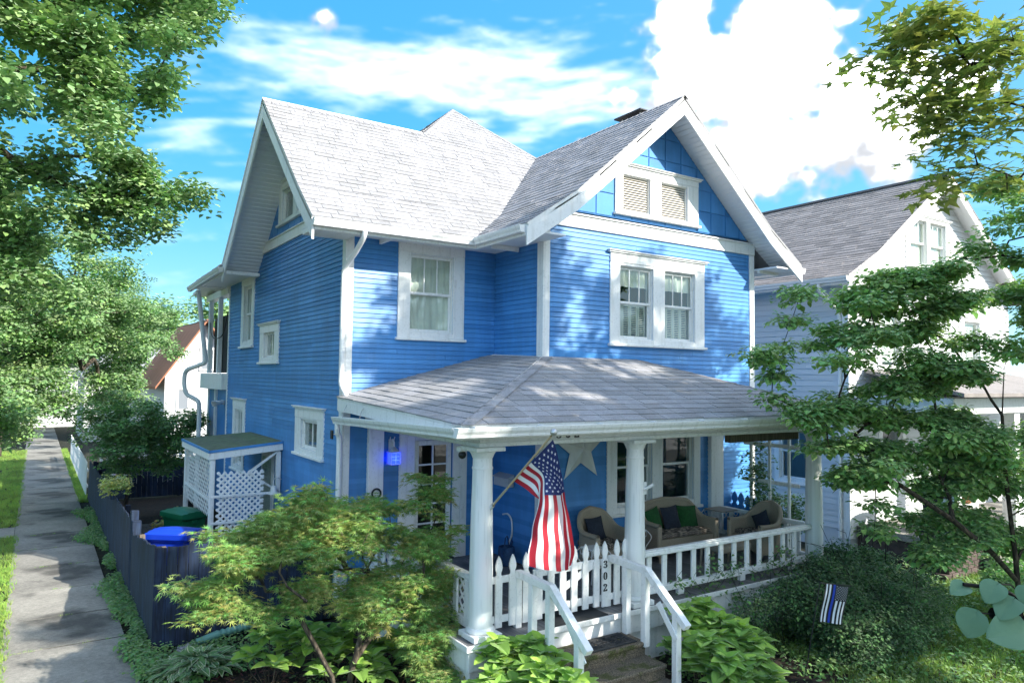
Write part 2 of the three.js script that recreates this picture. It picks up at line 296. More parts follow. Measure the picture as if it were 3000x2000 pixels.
// ================================================================ the blue house
const Z0 = -1.556, X1 = 2.8975, X2 = 8.336, ZB = -10.153, FL = .769;
const house = thing('blue_house', 'blue clapboard two-storey house with white trim, steep grey gables and a porch', 'house');
const LEFT = [0, 0, 0, -Math.PI / 2];
function place(m, [x, y, z, t]) { m.position.set(x, y, z); m.rotation.y = t; return m; }
function rectShape(x0, y0, x1, y1) { const s = new THREE.Shape(); s.moveTo(x0, y0); s.lineTo(x1, y0); s.lineTo(x1, y1); s.lineTo(x0, y1); s.closePath(); return s; }
function polyShape(pts, holes = []) { const s = new THREE.Shape(); pts.forEach((p, i) => i ? s.lineTo(...p) : s.moveTo(...p)); s.closePath(); for (const h of holes) { const q = new THREE.Path(); q.moveTo(h[0], h[2]); q.lineTo(h[0], h[3]); q.lineTo(h[1], h[3]); q.lineTo(h[1], h[2]); q.closePath(); s.holes.push(q); } return s; }
function wallMesh(parent, name, at, pts, holes, mat, th = .14) { const g = new THREE.ExtrudeGeometry(polyShape(pts, holes), { depth: th, bevelEnabled: false }); g.translate(0, 0, -th); return place(part(name, g, mat, parent), at); }
let boardCount = 0;
// lapped boards on a wall: holes are casing rectangles [x0,x1,y0,y1]
function clapboards(wall, x0, x1, y0, y1, holes, expo, mats, single, limit = 300) {
  const rest = mats.map(() => G());
  for (let y = y0; y < y1 - .01; y += expo) {
    const yt = Math.min(y + expo, y1); let segs = [[x0, x1]];
    for (const h of holes) { const mid = (y + yt) / 2; if (mid > h[2] && mid < h[3]) segs = segs.flatMap(([a, b]) => { const o = []; if (h[0] > a) o.push([a, Math.min(b, h[0])]); if (h[1] < b) o.push([Math.max(a, h[1]), b]); return o.filter(s => s[1] - s[0] > .01); }); }
    segs = segs.flatMap(([a, b]) => { if (b - a < 1.6 || rnd() < .35) return [[a, b]]; const c = lerp(a, b, rr(.25, .75)); return [[a, c - .0015], [c + .0015, b]]; });
    for (const [a, b] of segs) {
      const k = Math.floor(rnd() * mats.length), j = rr(0, .004), w0 = rr(-.0025, .0025), w1 = rr(-.0025, .0025), g = G();
      g.hexa([[a, y + w0, .019 + j], [b, y + w1, .019 + j * rnd()], [b, y + w1, 0], [a, y + w0, 0], [a, yt - .002, .006], [b, yt - .002, .006], [b, yt - .002, 0], [a, yt - .002, 0]]);
      if (single && boardCount < limit) { boardCount++; part('clapboard', g, mats[k], wall); } else rest[k].add(g.build());
    }
  }
  rest.forEach((g, k) => { if (!g.empty) part('clapboard_courses', g, mats[k], wall, 'stuff'); });
}
// a window: casing with header cap and sill, then sashes and panes per opening, in the wall's own axes
function windowOn(parent, at, r, ops, o = {}) {
  const [x0, x1, y0, y1] = r, hd = o.header ?? .22, W = o.mat || M.white;
  const c = G(); const side = ops[0][0] - x0;
  c.cbox(x0, y0 + .05, 0, ops[0][0], y1 - hd, .038); c.cbox(ops[ops.length - 1][1], y0 + .05, 0, x1, y1 - hd, .038);
  for (let i = 1; i < ops.length; i++) c.cbox(ops[i - 1][1], y0 + .05, 0, ops[i][0], y1 - hd, .036);
  c.cbox(x0, y1 - hd, 0, x1, y1 - .05, .044);
  for (const p of ops) { if (p[2] > y0 + .06) c.cbox(p[0], y0 + .05, 0, p[1], p[2], .034); if (p[3] < y1 - hd - .01) c.cbox(p[0], p[3], 0, p[1], y1 - hd, .034); }
  const w = place(part(o.name || 'window', c, W, parent), at);
  part('header_cap', G().cbox(x0 - .05, y1 - .05, 0, x1 + .05, y1 - .022, .075).cbox(x0 - .07, y1 - .022, 0, x1 + .07, y1, .10), W, w);
  part('sill', G().cbox(x0 - .035, y0, 0, x1 + .035, y0 + .05, .085, .008), W, w);
  for (const p of ops) {
    const [a, b, s, t] = p, f = .045, mid = o.single ? s : (s + t) / 2 + (o.mid || 0);
    // jamb lining
    part('jamb', G().cbox(a, s, -.16, a + .014, t, 0, .002).cbox(b - .014, s, -.16, b, t, 0, .002).cbox(a + .014, t - .014, -.16, b - .014, t, 0, .002).cbox(a + .014, s, -.16, b - .014, s + .014, .0, .002), W, w);
    const sash = (y0, y1, z) => { const g = G(); g.cbox(a + .014, y0, z - .03, a + f, y1, z); g.cbox(b - f, y0, z - .03, b - .014, y1, z); g.cbox(a + f, y0, z - .03, b - f, y0 + f, z); g.cbox(a + f, y1 - f, z - .03, b - f, y1, z); return g; };
    if (o.louvre) {
      const n = o.louvre, dy = (t - s - .03) / n;
      for (let i = 0; i < n; i++) part('slat', G().bar([a + .014, s + .015 + dy * (i + .5), -.05], [b - .014, s + .015 + dy * (i + .5), -.05], dy * 1.05, .012, [0, .72, .7], .002), M.louvre, w);
      continue;
    }
    if (!o.single) part('lower_sash', sash(s + .014, mid + .02, -.075), W, w);
    const us = part('upper_sash', sash(o.single ? s + .014 : mid - .02, t - .014, -.04), W, w);
    const lites = o.lites || 3, rows = o.rows || 1;
    for (let i = 1; i < lites; i++) { const x = lerp(a + f, b - f, i / lites); part('muntin', G().cbox(x - .011, (o.single ? s : mid) + .02, -.066, x + .011, t - f, -.043, .003), W, w); }
    for (let i = 1; i < rows; i++) { const y = lerp(s + f, t - f, i / rows); part('muntin', G().cbox(a + f, y - .011, -.0665, b - f, y + .011, -.0425, .003), W, w); }
    part('pane', G().box(a + f - .004, (o.single ? s + .02 : mid), -.058, b - f + .004, t - f + .004, -.054), M.glass, w);
    if (!o.single) part('pane', G().box(a + f - .004, s + f - .004, -.093, b - f + .004, mid - .02, -.089), M.glass, w);
    const drape = (xa, xb, ya, yb, z, mat, wl = .09, am = .018) => { const g = G(), n = Math.max(6, Math.round((xb - xa) / .018)); for (let i = 0; i < n; i++) { const u0 = lerp(xa, xb, i / n), u1 = lerp(xa, xb, (i + 1) / n), z0 = z + am * Math.sin(u0 / wl * 6.28) + am * .4 * Math.sin(u0 / wl * 2.3), z1 = z + am * Math.sin(u1 / wl * 6.28) + am * .4 * Math.sin(u1 / wl * 2.3); g.quad([u0, ya, z0], [u1, ya, z1], [u1, yb, z1], [u0, yb, z0]); g.quad([u0, ya, z0 - .003], [u0, yb, z0 - .003], [u1, yb, z1 - .003], [u1, ya, z1 - .003]); } part('curtain', g, mat, w); };
    if (o.curtain === 'full') drape(a + .02, b - .02, s + .02, t - .02, -.125, M.curtain, .13, .012);
    if (o.curtain === 'side') { drape(a + .02, lerp(a, b, .45), s + .02, t - .02, -.13, M.sheer); drape(lerp(a, b, .62), b - .02, s + .02, t - .02, -.135, M.sheer); }
    if (o.curtain === 'valance') drape(a + .02, b - .02, t - .36, t - .03, -.125, M.curtain, .17, .02);
    if (o.curtain === 'blind') part('blind', G().box(a + .02, lerp(s, t, o.drop ?? .5), -.14, b - .02, t - .02, -.13), o.blindMat || M.curtain, w);
    if (o.shutters) for (let q = 0; q < 4; q++) {
      const xa = lerp(a + .02, b - .02, q / 4), xb = lerp(a + .02, b - .02, (q + 1) / 4), g = G(); g.cbox(xa + .003, s + .02, -.185, xa + .04, mid, -.16); g.cbox(xb - .04, s + .02, -.185, xb - .003, mid, -.16); g.cbox(xa + .04, s + .02, -.185, xb - .04, s + .08, -.16); g.cbox(xa + .04, mid - .05, -.185, xb - .04, mid, -.16);
      const n = 15; for (let i = 0; i < n; i++) { const y = lerp(s + .09, mid - .06, (i + .5) / n); g.bar([xa + .04, y, -.172], [xb - .04, y, -.172], .03, .005, [0, .8, .6], .001); }
      part('inner_shutter', g, M.shutter, w);
    }
  }
  return w;
}
// ---- walls with openings
const wA = [-8.72, -7.5, 4.59, 6.38], wB = [-6.86, -5.36, 4.19, 5.10], wC = [-9.3, -8.05, 1.6, 3.38], wD = [-4.05, -2.42, 2.46, 3.39];
const oA = [[-8.5, -7.72, 4.75, 6.1]], oB = [[-6.55, -5.68, 4.33, 4.9]], oC = [[-9.08, -8.27, 1.75, 3.1]], oD = [[-3.72, -2.75, 2.6, 3.14]];
const dW = [-6.3, -5.35, .6, 2.42];
const leftWall = wallMesh(house, 'left_wall', LEFT, [[ZB, .25], [Z0, .25], [Z0, 6.7], [ZB, 6.7]], [...oA, ...oB, ...oC, ...oD], M.blue[1]);
clapboards(leftWall, ZB + .1, Z0 - .1, .3, 6.69, [wA, wB, wC, wD], .0835, M.blue, true, 120);
const wF = [.917, 2.225, 4.59, 6.35], oF = [[1.15, 2.0, 4.74, 6.11]], doorR = [1.0, 2.33, FL, 3.0];
const flWall = wallMesh(house, 'front_wall', [0, 0, Z0, 0], [[0, .3], [X1, .3], [X1, 6.4], [0, 6.4]], [...oF, [1.3, 2.05, FL + .02, 2.86]], M.blue[1]);
clapboards(flWall, .1, X1, 3.6, 6.36, [wF], .0835, M.blue, true, 180);
clapboards(flWall, .1, X1, FL, 3.6, [doorR, [.42, .69, 0, 3.4]], .0835, M.blue, false);
const wsWall = wallMesh(house, 'front_wall', [X1, 0, 0, -Math.PI / 2], [[Z0 - .001, .3], [-.15, .3], [-.15, 6.4], [Z0 - .001, 6.4]], [], M.blue[1]);
clapboards(wsWall, Z0 + .022, -.13, 4.1, 6.36, [], .0835, M.blue, true, 212);
clapboards(wsWall, Z0 + .022, -.13, FL, 4.1, [], .0835, M.blue, false);
const wW = [4.36, 6.83, 4.56, 6.31], oW = [[4.60, 5.43, 4.7, 6.04], [5.735, 6.56, 4.7, 6.04]], wP = [4.31, 6.71, 1.5, 3.38], oP = [[4.55, 5.42, 1.66, 3.06], [5.69, 6.53, 1.66, 3.06]];
const wfWall = wallMesh(house, 'front_wall', [0, 0, 0, 0], [[X1, .3], [X2, .3], [X2, 6.7], [X1, 6.7]], [...oW, ...oP], M.blue[1]);
clapboards(wfWall, X1 + .02, X2 - .13, 4.1, 6.6, [wW], .0835, M.blue, true, 300);
clapboards(wfWall, X1 + .02, X2 - .13, FL, 4.1, [wP, [6.95, 7.32, 0, 3.5]], .0835, M.blue, false);
part('right_wall', G().box(X2 - .14, .25, ZB, X2, 6.7, -.15), M.blue[1], house);
part('rear_wall', G().box(.001, .25, ZB, X2 - .15, 6.7, ZB + .14), M.blue[1], house);
part('foundation', G().box(.06, -.1, ZB + .06, X2 - .06, .249, Z0 - .06).box(X1 + .06, -.1, Z0 - .059, X2 - .06, .299, -.06), M.concrete[0], house);
part('floor_slab', G().box(.16, 3.55, ZB + .16, X2 - .16, 3.7, Z0 - .16).box(X1 + .05, 3.55, Z0 - .15, X2 - .16, 3.7, -.16), M.room, house);
part('ground_floor', G().box(.16, .6, ZB + .16, X2 - .16, .7, Z0 - .16).box(X1 + .05, .6, Z0 - .15, X2 - .16, .7, -.16), M.room, house);
part('partition', G().box(.16, .71, -6.0, X2 - .16, 3.54, -5.9).box(.16, 3.71, -5.0, X2 - .16, 6.6, -4.9).box(3.1, .71, -5.89, 3.2, 3.54, -1.71).box(3.2, 3.71, -4.89, 3.3, 6.6, -1.71), M.room, house);
// corner boards
for (const g of [G().cbox(-.03, .25, Z0 - .13, .0, 6.68, Z0 + .03).cbox(.001, .25, Z0 + .001, .115, 6.34, Z0 + .031), G().cbox(X1 - .03, 3.9, -.15, X1, 6.5, .03).cbox(X1 + .001, 3.9, .001, X1 + .115, 6.595, .031), G().cbox(X1 - .03, FL, -.15, X1, 3.899, .03).cbox(X1 + .001, FL, .001, X1 + .115, 3.899, .031), G().cbox(X2 - .12, .3, .001, X2 + .03, 6.595, .031).cbox(X2, .3, -.14, X2 + .03, 6.6, 0), G().cbox(-.028, .25, ZB, .0, 6.68, ZB + .09)]) part('corner_board', g, M.white, house);
// windows
windowOn(house, LEFT, wA, oA, { lites: 3, curtain: 'blind', drop: .02, blindMat: M.greySiding });
windowOn(house, LEFT, wB, oB, { single: true, lites: 2, curtain: 'side' });
windowOn(house, LEFT, wC, oC, { lites: 3, curtain: 'blind', drop: .02, blindMat: M.greySiding });
windowOn(house, LEFT, wD, oD, { single: true, lites: 2, curtain: 'side' });
windowOn(house, [0, 0, Z0, 0], wF, oF, { lites: 3, curtain: 'full' });
windowOn(house, [0, 0, 0, 0], wW, oW, { lites: 3, curtain: 'valance', shutters: true });
windowOn(house, [0, 0, 0, 0], wP, oP, { lites: 1, header: .3, mat: M.whiteOld });
// ---- gables: frieze, panelled triangle, rake boards, soffit boards
const RY = 9.23, KY = 7.08, EY = 6.40;
function gable(axis, c, hk, he, dOut, dWall, sgn, win) {
  // map (h, y, d): h along the wall, d away from it
  const pt = axis === 'x' ? (h, y, d) => [d, y, h] : (h, y, d) => [h, y, d];
  const under = .10; // roof thickness measured vertically
  const sides = [-1, 1];
  const prof = s => [[c, RY - under], [c + s * hk, KY - under], [c + s * he, EY - under + .01]];
  for (const s of sides) {
    const p = prof(s), g = G();
    for (let i = 0; i < 2; i++) {
      const [a, b] = [p[i], p[i + 1]], dep = i ? .27 : .25, dep0 = i ? .25 : .23;
      const poly = [pt(a[0], a[1] + .035, dOut), pt(b[0], b[1] + .035, dOut), pt(b[0], b[1] - dep, dOut), pt(a[0], a[1] - dep0 - (i ? 0 : .03), dOut)];
      const ex = axis === 'x' ? [.035 * sgn, 0, 0] : [0, 0, .035 * sgn]; g.prism(poly, ex);
    }
    part('rake_board', g, M.white, house);
    // soffit boards under the overhang
    const so = G(); const dIn = dOut + .036 * sgn;
    for (let i = 0; i < 2; i++) {
      const a = p[i], b = p[i + 1], L = Math.hypot(b[0] - a[0], b[1] - a[1]), n = Math.round(L / .105);
      for (let k = 0; k < n; k++) {
        const t0 = k / n, t1 = (k + 1) / n - .004 / L, q = (t, dy) => [lerp(a[0], b[0], t), lerp(a[1], b[1], t) + dy];
        const A = q(t0, -.03), B = q(t1, -.018), A1 = q(t0, 0), B1 = q(t1, 0);
        so.prism([pt(A[0], A[1], dIn), pt(B[0], B[1], dIn), pt(B1[0], B1[1], dIn), pt(A1[0], A1[1], dIn)], axis === 'x' ? [dWall - dIn, 0, 0] : [0, 0, dWall - dIn]);
      }
    }
    part('soffit_boards', so, M.soffit, house, 'stuff');
  }
  // triangle wall
  const base = 6.9, hw = (y) => y >= KY ? hk * (RY - y) / (RY - KY) : hk + (he - hk) * (KY - y) / (KY - EY);
  const inner = .14, tri = [[c - hw(base + inner), base], [c + hw(base + inner), base], [c + hk * (inner / (RY - KY)) * 0 + 0.02, RY - inner], [c - .02, RY - inner]];
  const at = axis === 'x' ? LEFT : [0, 0, 0, 0];
  const wm = wallMesh(house, 'gable_wall', at, tri, win.ops, M.blue[0], .12);
  const sl = (RY - KY) / hk, pw = win.pw, ph = win.ph;
  let k = 0;
  for (let r = 0, y = base + .01; y < RY; y += ph, r++) for (let x = c - pw * 12 + (win.off || 0); x < c + pw * 12; x += pw) {
    let rects = [[x + .012, x + pw - .012, y + .010, y + ph - .012]];
    const w = win.rect; // cut the casing out
    rects = rects.flatMap(q => { if (q[1] < w[0] || q[0] > w[1] || q[3] < w[2] || q[2] > w[3]) return [q]; const o = []; if (q[0] < w[0]) o.push([q[0], w[0], q[2], q[3]]); if (q[1] > w[1]) o.push([w[1], q[1], q[2], q[3]]); const a = Math.max(q[0], w[0]), b = Math.min(q[1], w[1]); if (q[2] < w[2]) o.push([a, b, q[2], w[2]]); if (q[3] > w[3]) o.push([a, b, w[3], q[3]]); return o; });
    for (const q of rects) {
      let poly = [[q[0], q[2]], [q[1], q[2]], [q[1], q[3]], [q[0], q[3]]];
      poly = clip(poly, sl, 1, sl * c + RY - inner - .02); if (poly.length > 2) poly = clip(poly, -sl, 1, -sl * c + RY - inner - .02);
      if (poly.length < 3) continue; let ar = 0; for (let i = 0; i < poly.length; i++) { const a = poly[i], b = poly[(i + 1) % poly.length]; ar += a[0] * b[1] - a[1] * b[0]; } if (Math.abs(ar) < .01) continue;
      part('gable_panel', G().prism(poly.map(a => [a[0], a[1], 0]), [0, 0, .016]), M.blue[k++ % 4], wm);
    }
  }
  windowOn(house, at, win.rect, win.ops, win.o);
  const fx = win.frieze; part('frieze_board', axis === 'z' ? G().cbox(fx[0], fx[2], 0, fx[1], fx[3], .045).cbox(fx[0], fx[3], 0, fx[1], fx[3] + .03, .075) : G().prism([[-6.84, 6.69, 0], [-1.40, 6.69, 0], [-1.68, 6.88, 0], [-6.56, 6.88, 0]], [0, 0, .045]).cbox(-6.5, 6.88, 0, -1.76, 6.91, .075), M.white, house); place(house.children[house.children.length - 1], at);
}
gable('x', -4.12, 2.37, 3.19, -.80, 0, 1, { rect: [-5.62, -3.3, 7.08, 8.03], ops: [[-5.42, -4.6, 7.2, 7.84], [-4.32, -3.5, 7.2, 7.84]], pw: .40, ph: .41, frieze: [-7.4, -.98, 6.69, 6.88], o: { single: true, lites: 1, curtain: 'side', header: .14 } });
gable('z', 5.617, 2.497, 3.51, .646, 0, -1, { rect: [4.47, 6.66, 6.97, 7.95], ops: [[4.66, 5.35, 7.07, 7.74], [5.637, 6.36, 7.07, 7.74]], pw: .43, ph: .42, off: .13, frieze: [X1 - .03, X2 + .03, 6.6, 6.82], o: { louvre: 14, header: .17, name: 'gable_louvre' } });
// ---- roofs
let shingleCount = 0;
const restShingle = {};
function facet(roof, P, o = {}) {
  const O = P[0], u = V(...P[1]).sub(V(...O)).normalize(); let n = u.clone().cross(V(...P[P.length - 1]).sub(V(...O))).normalize(); const v = n.clone().cross(u);
  const poly = P.map(p => { const d = V(...p).sub(V(...O)); return [d.dot(u), d.dot(v)]; });
  const th = o.th || .07; part('deck', G().prism(P.map(p => [p[0] - n.x * .004, p[1] - n.y * .004, p[2] - n.z * .004]), [-n.x * th, -n.y * th, -n.z * th]), o.deck || M.whiteOld, roof);
  if (o.bare) return; const mats = o.mats || M.shingle;
  const key = roof.uuid; restShingle[key] = restShingle[key] || { roof, mats, g: mats.map(() => G()) };
  shingles(O, [u.x, u.y, u.z], [v.x, v.y, v.z], poly, o.expo || .145, o.tab || .33, (g, k, w) => { if (o.single && shingleCount < 300 && w > .2) { shingleCount++; part('shingle', g, mats[k], roof); } else restShingle[key].g[k].add(g.build()); });
}
function capRun(roof, a, b, wdt, nl, nr, mats, single) { // folded caps along a hip or ridge, nl/nr: unit directions down each side
  const A = V(...a), B = V(...b), L = A.distanceTo(B), d = B.clone().sub(A).normalize(), n = Math.floor(L / .15); const up = V(...nl).add(V(...nr)).negate().normalize(); const rest = G();
  for (let i = 0; i < n; i++) {
    const p = A.clone().addScaledVector(d, i * L / n), q = A.clone().addScaledVector(d, (i + 1.15) * L / n); if (i === n - 1) q.copy(B);
    const g = G(), w = wdt * rr(.97, 1.03), at = (P, s, h) => { const e = s < 0 ? nl : nr, k = Math.abs(s); return [P.x + e[0] * w * k + up.x * h, P.y + e[1] * w * k + up.y * h, P.z + e[2] * w * k + up.z * h]; };
    for (const [s0, s1] of [[-1, -.18], [-.18, .18], [.18, 1]]) { const y0 = s => .026 + (Math.abs(s) < .5 ? -.004 : 0), A1 = at(p, s0, y0(s0)), B1 = at(p, s1, y0(s1)), C1 = at(q, s1, .012), D1 = at(q, s0, .012); g.quad(A1, D1, C1, B1); g.quad(at(p, s0, .004), A1, B1, at(p, s1, .004)); }
    if (single) part('hip_cap', g, mats[i % 4], roof); else rest.add(g.build());
  }
  if (!single) part('ridge_caps', rest, mats[2], roof, 'stuff');
}
const roof = part('main_roof', G().box(3.9, 9.9, -5.7, 4.3, 9.95, -5.4), M.underlay, house);
const xk = 3.12, xe = 2.107, zk = -1.75, ze = -.93, zr = -4.12, Pk = [4.11, 10.55, -5.575], zf = .646;
facet(roof, [[-.8, EY, ze], [xe, EY, ze], [xk, KY, zk], [-.8, KY, zk]]);
facet(roof, [[-.8, KY, zk], [xk, KY, zk], [5.617, RY, zr], [-.8, RY, zr]]);
facet(roof, [[2.6, RY, zr], [5.617, RY, zr], Pk]);
facet(roof, [[xe, EY, ze], [xe, EY, zf], [xk, KY, zf], [xk, KY, zk]]);
facet(roof, [[xk, KY, zk], [xk, KY, zf], [5.617, RY, zf], [5.617, RY, zr]]);
facet(roof, [[-.8, EY, -10.45], [-.8, EY, -7.31], [2.6, RY, zr], Pk]);
facet(roof, [[2.6, RY, zr], [-.8, RY, zr], [-.8, KY, -6.49]], { bare: true }); facet(roof, [[2.6, RY, zr], [-.8, KY, -6.49], [-.8, EY, -7.31]], { bare: true });
facet(roof, [[8.114, KY, zf], [8.114, KY, zr], [5.617, RY, zr], [5.617, RY, zf]], { bare: true, deck: M.shingle[2] });
facet(roof, [[9.127, EY, zf], [9.127, EY, -5], [8.114, KY, -5], [8.114, KY, zf]], { bare: true, deck: M.shingle[2] });
facet(roof, [[9.127, EY, -1], [9.127, EY, -10.45], Pk], { bare: true, deck: M.shingle[2] }); facet(roof, [[9.127, EY, -10.45], [-.8, EY, -10.45], Pk], { bare: true, deck: M.shingle[2] });
const dn = Math.hypot(2.37, 2.15), dw = Math.hypot(2.497, 2.15);
capRun(roof, [-.81, RY, zr], [2.6, RY, zr], .13, [0, -2.15 / dn, 2.37 / dn], [0, -2.15 / dn, -2.37 / dn], M.shingle);
capRun(roof, [5.617, RY, zf + .01], [5.617, RY, zr], .13, [-2.497 / dw, -2.15 / dw, 0], [2.497 / dw, -2.15 / dw, 0], M.shingle);
capRun(roof, [2.6, RY, zr], Pk, .12, [.3, -.6, .74], [-.62, -.53, -.58], M.shingle); capRun(roof, [5.617, RY, zr], Pk, .12, [-.3, -.6, .74], [.7, -.6, -.3], M.shingle);
// eaves: soffit plates, fascia, gutters
for (const q of [[-.76, 6.28, Z0, X1 - .001, 6.31, ze - .04], [xe + .04, 6.281, ze - .038, X1, 6.311, zf - .04], [X2, 6.28, -4, 9.09, 6.31, zf - .04], [-.76, 6.28, -10.4, -.001, 6.31, -7.4]]) part('eave_soffit', G().box(...q), M.soffit, house);
part('fascia', G().cbox(-.76, 6.2, ze - .035, xe, 6.37, ze).cbox(xe, 6.2, ze, xe + .035, 6.37, zf - .04).cbox(-.8, 6.2, -10.45, -.765, 6.37, -7.3), M.white, house);
part('gable_return', G().cbox(-.76, 6.2, Z0 + .02, -.03, 6.279, ze - .036).cbox(-.76, 6.2, -7.3, -.03, 6.279, -7.05), M.white, house);
part('rafter_tail', G().cbox(.55, 6.2, Z0 + .03, .6, 6.28, ze - .15), M.white, house); part('rafter_tail', G().cbox(2.3, 6.2, -.75, X1 - .03, 6.28, -.7), M.white, house);
part('eave_bracket', G().cbox(X2 + .03, 6.22, .1, 9.0, 6.28, .16), M.white, house);
function gutter(a, b, out, mat = M.white) { // open K-profile trough hung outside the line a-b (a,b = top back edge)
  const A = V(...a), B = V(...b), o = V(...out), pr = [[0, 0], [0, -.115], [.075, -.115], [.082, -.08], [.105, -.045], [.115, -.01], [.115, 0], [.105, 0], [.103, -.012], [.094, -.043], [.071, -.076], [.066, -.108], [.008, -.108], [.008, 0]];
  const g = G(), at = (P, q) => [P.x + o.x * q[0], P.y + q[1], P.z + o.z * q[0]];
  for (let i = 0; i < pr.length; i++) { const j = (i + 1) % pr.length; const q = [at(A, pr[i]), at(B, pr[i]), at(B, pr[j]), at(A, pr[j])]; g.quad(...q); }
  for (const P of [A, B]) { const c = [[0, 0], [0, -.115], [.075, -.115], [.115, 0]].map(q => at(P, q)); g.quad(...c); }
  return g;
}
part('gutter', gutter([-.8, EY - .035, ze + .012], [xe - .05, EY - .035, ze + .012], [0, 0, 1]), M.white, house);
part('gutter', gutter([xe - .012, EY - .035, ze + .12], [xe - .012, EY - .035, zf - .05], [-1, 0, 0]), M.white, house);
part('gutter', gutter([-.812, EY - .04, -7.15], [-.812, EY - .12, -11.1], [-1, 0, 0]), M.whiteOld, house);
part('gutter', gutter([9.14, EY - .06, zf], [9.14, EY - .06, -6], [1, 0, 0]), M.white, house);
part('eave_soffit', G().box(-.76, 6.25, -11.1, .5, 6.28, -10.46), M.whiteOld, house);
// chimney with a flat black rain cap on four legs
const ch = part('chimney', G().cbox(7.05, 6.5, -2.75, 7.75, 9.85, -2.05, .01), M.brick[1], house);
part('chimney_cap', G().cbox(6.95, 10.06, -2.85, 7.85, 10.10, -1.95, .01).cbox(7.05, 10.10, -2.75, 7.75, 10.15, -2.05, .02), M.black, ch);
for (const [x, z] of [[7.1, -2.7], [7.7, -2.7], [7.1, -2.1], [7.7, -2.1]]) part('cap_leg', G().cbox(x - .02, 9.84, z - .02, x + .02, 10.06, z + .02), M.metalWhite, ch);
// ---- porch roof
const pr = part('porch_roof', G().box(2.95, 4.20, .02, 5.0, 4.23, .06), M.underlay, house);
const pC = [-.143, 3.417, 2.624], pR = [7.85, 3.417, 2.624], pA = [2.9, 4.33, .022], pRR = [5.01, 4.33, .022], pW = [-.122, 3.617, Z0 + .022], pW2 = [2.87, 4.40, Z0 + .022];
shingleCount = 0;
facet(pr, [pC, pR, pRR, pA], { expo: .185, tab: .37, single: true });
facet(pr, [pW, pC, [2.87, 4.335, .022], pW2], { expo: .185, tab: .37, single: true });
facet(pr, [pR, [7.85, 3.417, .03], [5.01, 4.33, .022]], { bare: true, deck: M.shingle[2] });
capRun(pr, pC, pA, .17, [.95, .02, .3], [-.2, -.02, -.98], M.shingle, true);
capRun(pr, pR, pRR, .10, [-.98, 0, .2], [.55, -.1, -.83], M.shingle, true);
part('flashing', G().prism([[2.93, 4.335, .024], [5.2, 4.31, .024], [5.25, 4.36, .024], [2.93, 4.47, .024]], [0, 0, .006]).box(X1 - .012, 4.39, Z0 + .1, X1 - .004, 4.5, -.1), M.blue[2], house);
for (const k of Object.values(restShingle)) k.g.forEach((g, i) => { if (!g.empty) part('shingle_field', g, k.mats[i], k.roof, 'stuff'); });
part('fascia', G().cbox(-.13, 3.24, 2.575, 7.83, 3.365, 2.605).prism([[-.105, 3.37, 2.59], [-.085, 3.565, Z0 + .03], [-.085, 3.40, Z0 + .03], [-.105, 3.235, 2.59]], [-.03, 0, 0]), M.whiteOld, house);
part('gutter', gutter([-.24, 3.385, 2.625], [7.95, 3.385, 2.625], [0, 0, 1]), M.white, house);
part('gutter', gutter([-.14, 3.383, 2.62], [-.11, 3.30, Z0 + .05], [-1, 0, 0]), M.white, house);
for (let i = 0; i < 9; i++) part('gutter_hanger', G().cbox(-.02 + i * .95, 3.35, 2.60, 0 + i * .95, 3.40, 2.735), M.metalWhite, house);
for (let i = 0; i < 2; i++) part('gutter_wire', G().tube([[-.1, 3.52 - .02 * i, -1.1 + i * .7], [-.17, 3.42, -1.05 + i * .7], [-.215, 3.31, -1.0 + i * .7]], .006, 5), M.steel, house);
part('porch_ceiling', G().box(-.1, 3.375, Z0 + .03, 7.8, 3.395, 2.57), M.whiteOld, house);
part('porch_beam', G().cbox(.366, 3.12, 2.006, 7.4, 3.374, 2.206).cbox(.366, 3.12, Z0 + .04, .566, 3.373, 2.005).cbox(7.2, 3.12, .04, 7.4, 3.373, 2.005), M.whiteOld, house);
part('beam_moulding', G().cbox(.335, 3.105, 1.976, 7.43, 3.16, 2.236).cbox(.335, 3.106, Z0 + .04, .597, 3.158, 1.975), M.whiteOld, house);
part('shade_box', G().cbox(5.25, 2.95, 1.86, 7.05, 3.10, 1.99), M.shade, house);
for (const x of [.467, 3.04, 7.30]) {
  const c = part('porch_column', G().lathe([[.0, 0], [.175, 0], [.185, .02], [.175, .05], [.155, .06], [.152, .075], [.158, .09], [.15, .105], [.149, .3], [.146, .8], [.138, 1.4], [.125, 1.98], [.133, 1.99], [.133, 2.01], [.124, 2.02], [.123, 2.12], [.13, 2.13], [.145, 2.17], [.165, 2.20], [.165, 2.215], [0, 2.215]].map(q => [q[0], FL + .07 + q[1]]), 28), M.white, house); c.position.set(x, 0, 2.106);
  part('plinth', G().cbox(-.2, FL, -.2, .2, FL + .07, .2, .008), M.white, c); part('abacus', G().cbox(-.21, FL + 2.285, -.21, .21, 3.105, .21, .008), M.white, c);
}
for (const [x0, x1, z] of [[.42, .69, Z0], [6.95, 7.31, 0]]) part('pilaster', G().cbox(x0, FL, z + .001, x1, 3.37, z + .10), M.white, house);
part('porch_floor', G().box(.18, .70, Z0 + .01, X1 - .04, FL, .03).box(.18, .70, .031, 7.58, FL, 2.313), M.floor, house);
part('floor_nosing', G().cbox(.17, .695, 2.314, 7.59, FL + .001, 2.335).cbox(.15, .695, Z0 + .02, .179, FL + .001, 2.335), M.whiteOld, house);
part('porch_skirt', G().cbox(.2, .44, 2.25, 7.56, .70, 2.285).cbox(.2, .441, Z0 + .02, .235, .70, 2.249).cbox(7.52, .441, .05, 7.555, .70, 2.249).cbox(.24, -.1, 2.2, 7.52, .44, 2.24).cbox(.24, -.1, Z0 + .02, .28, .44, 2.199), M.whiteOld, house);
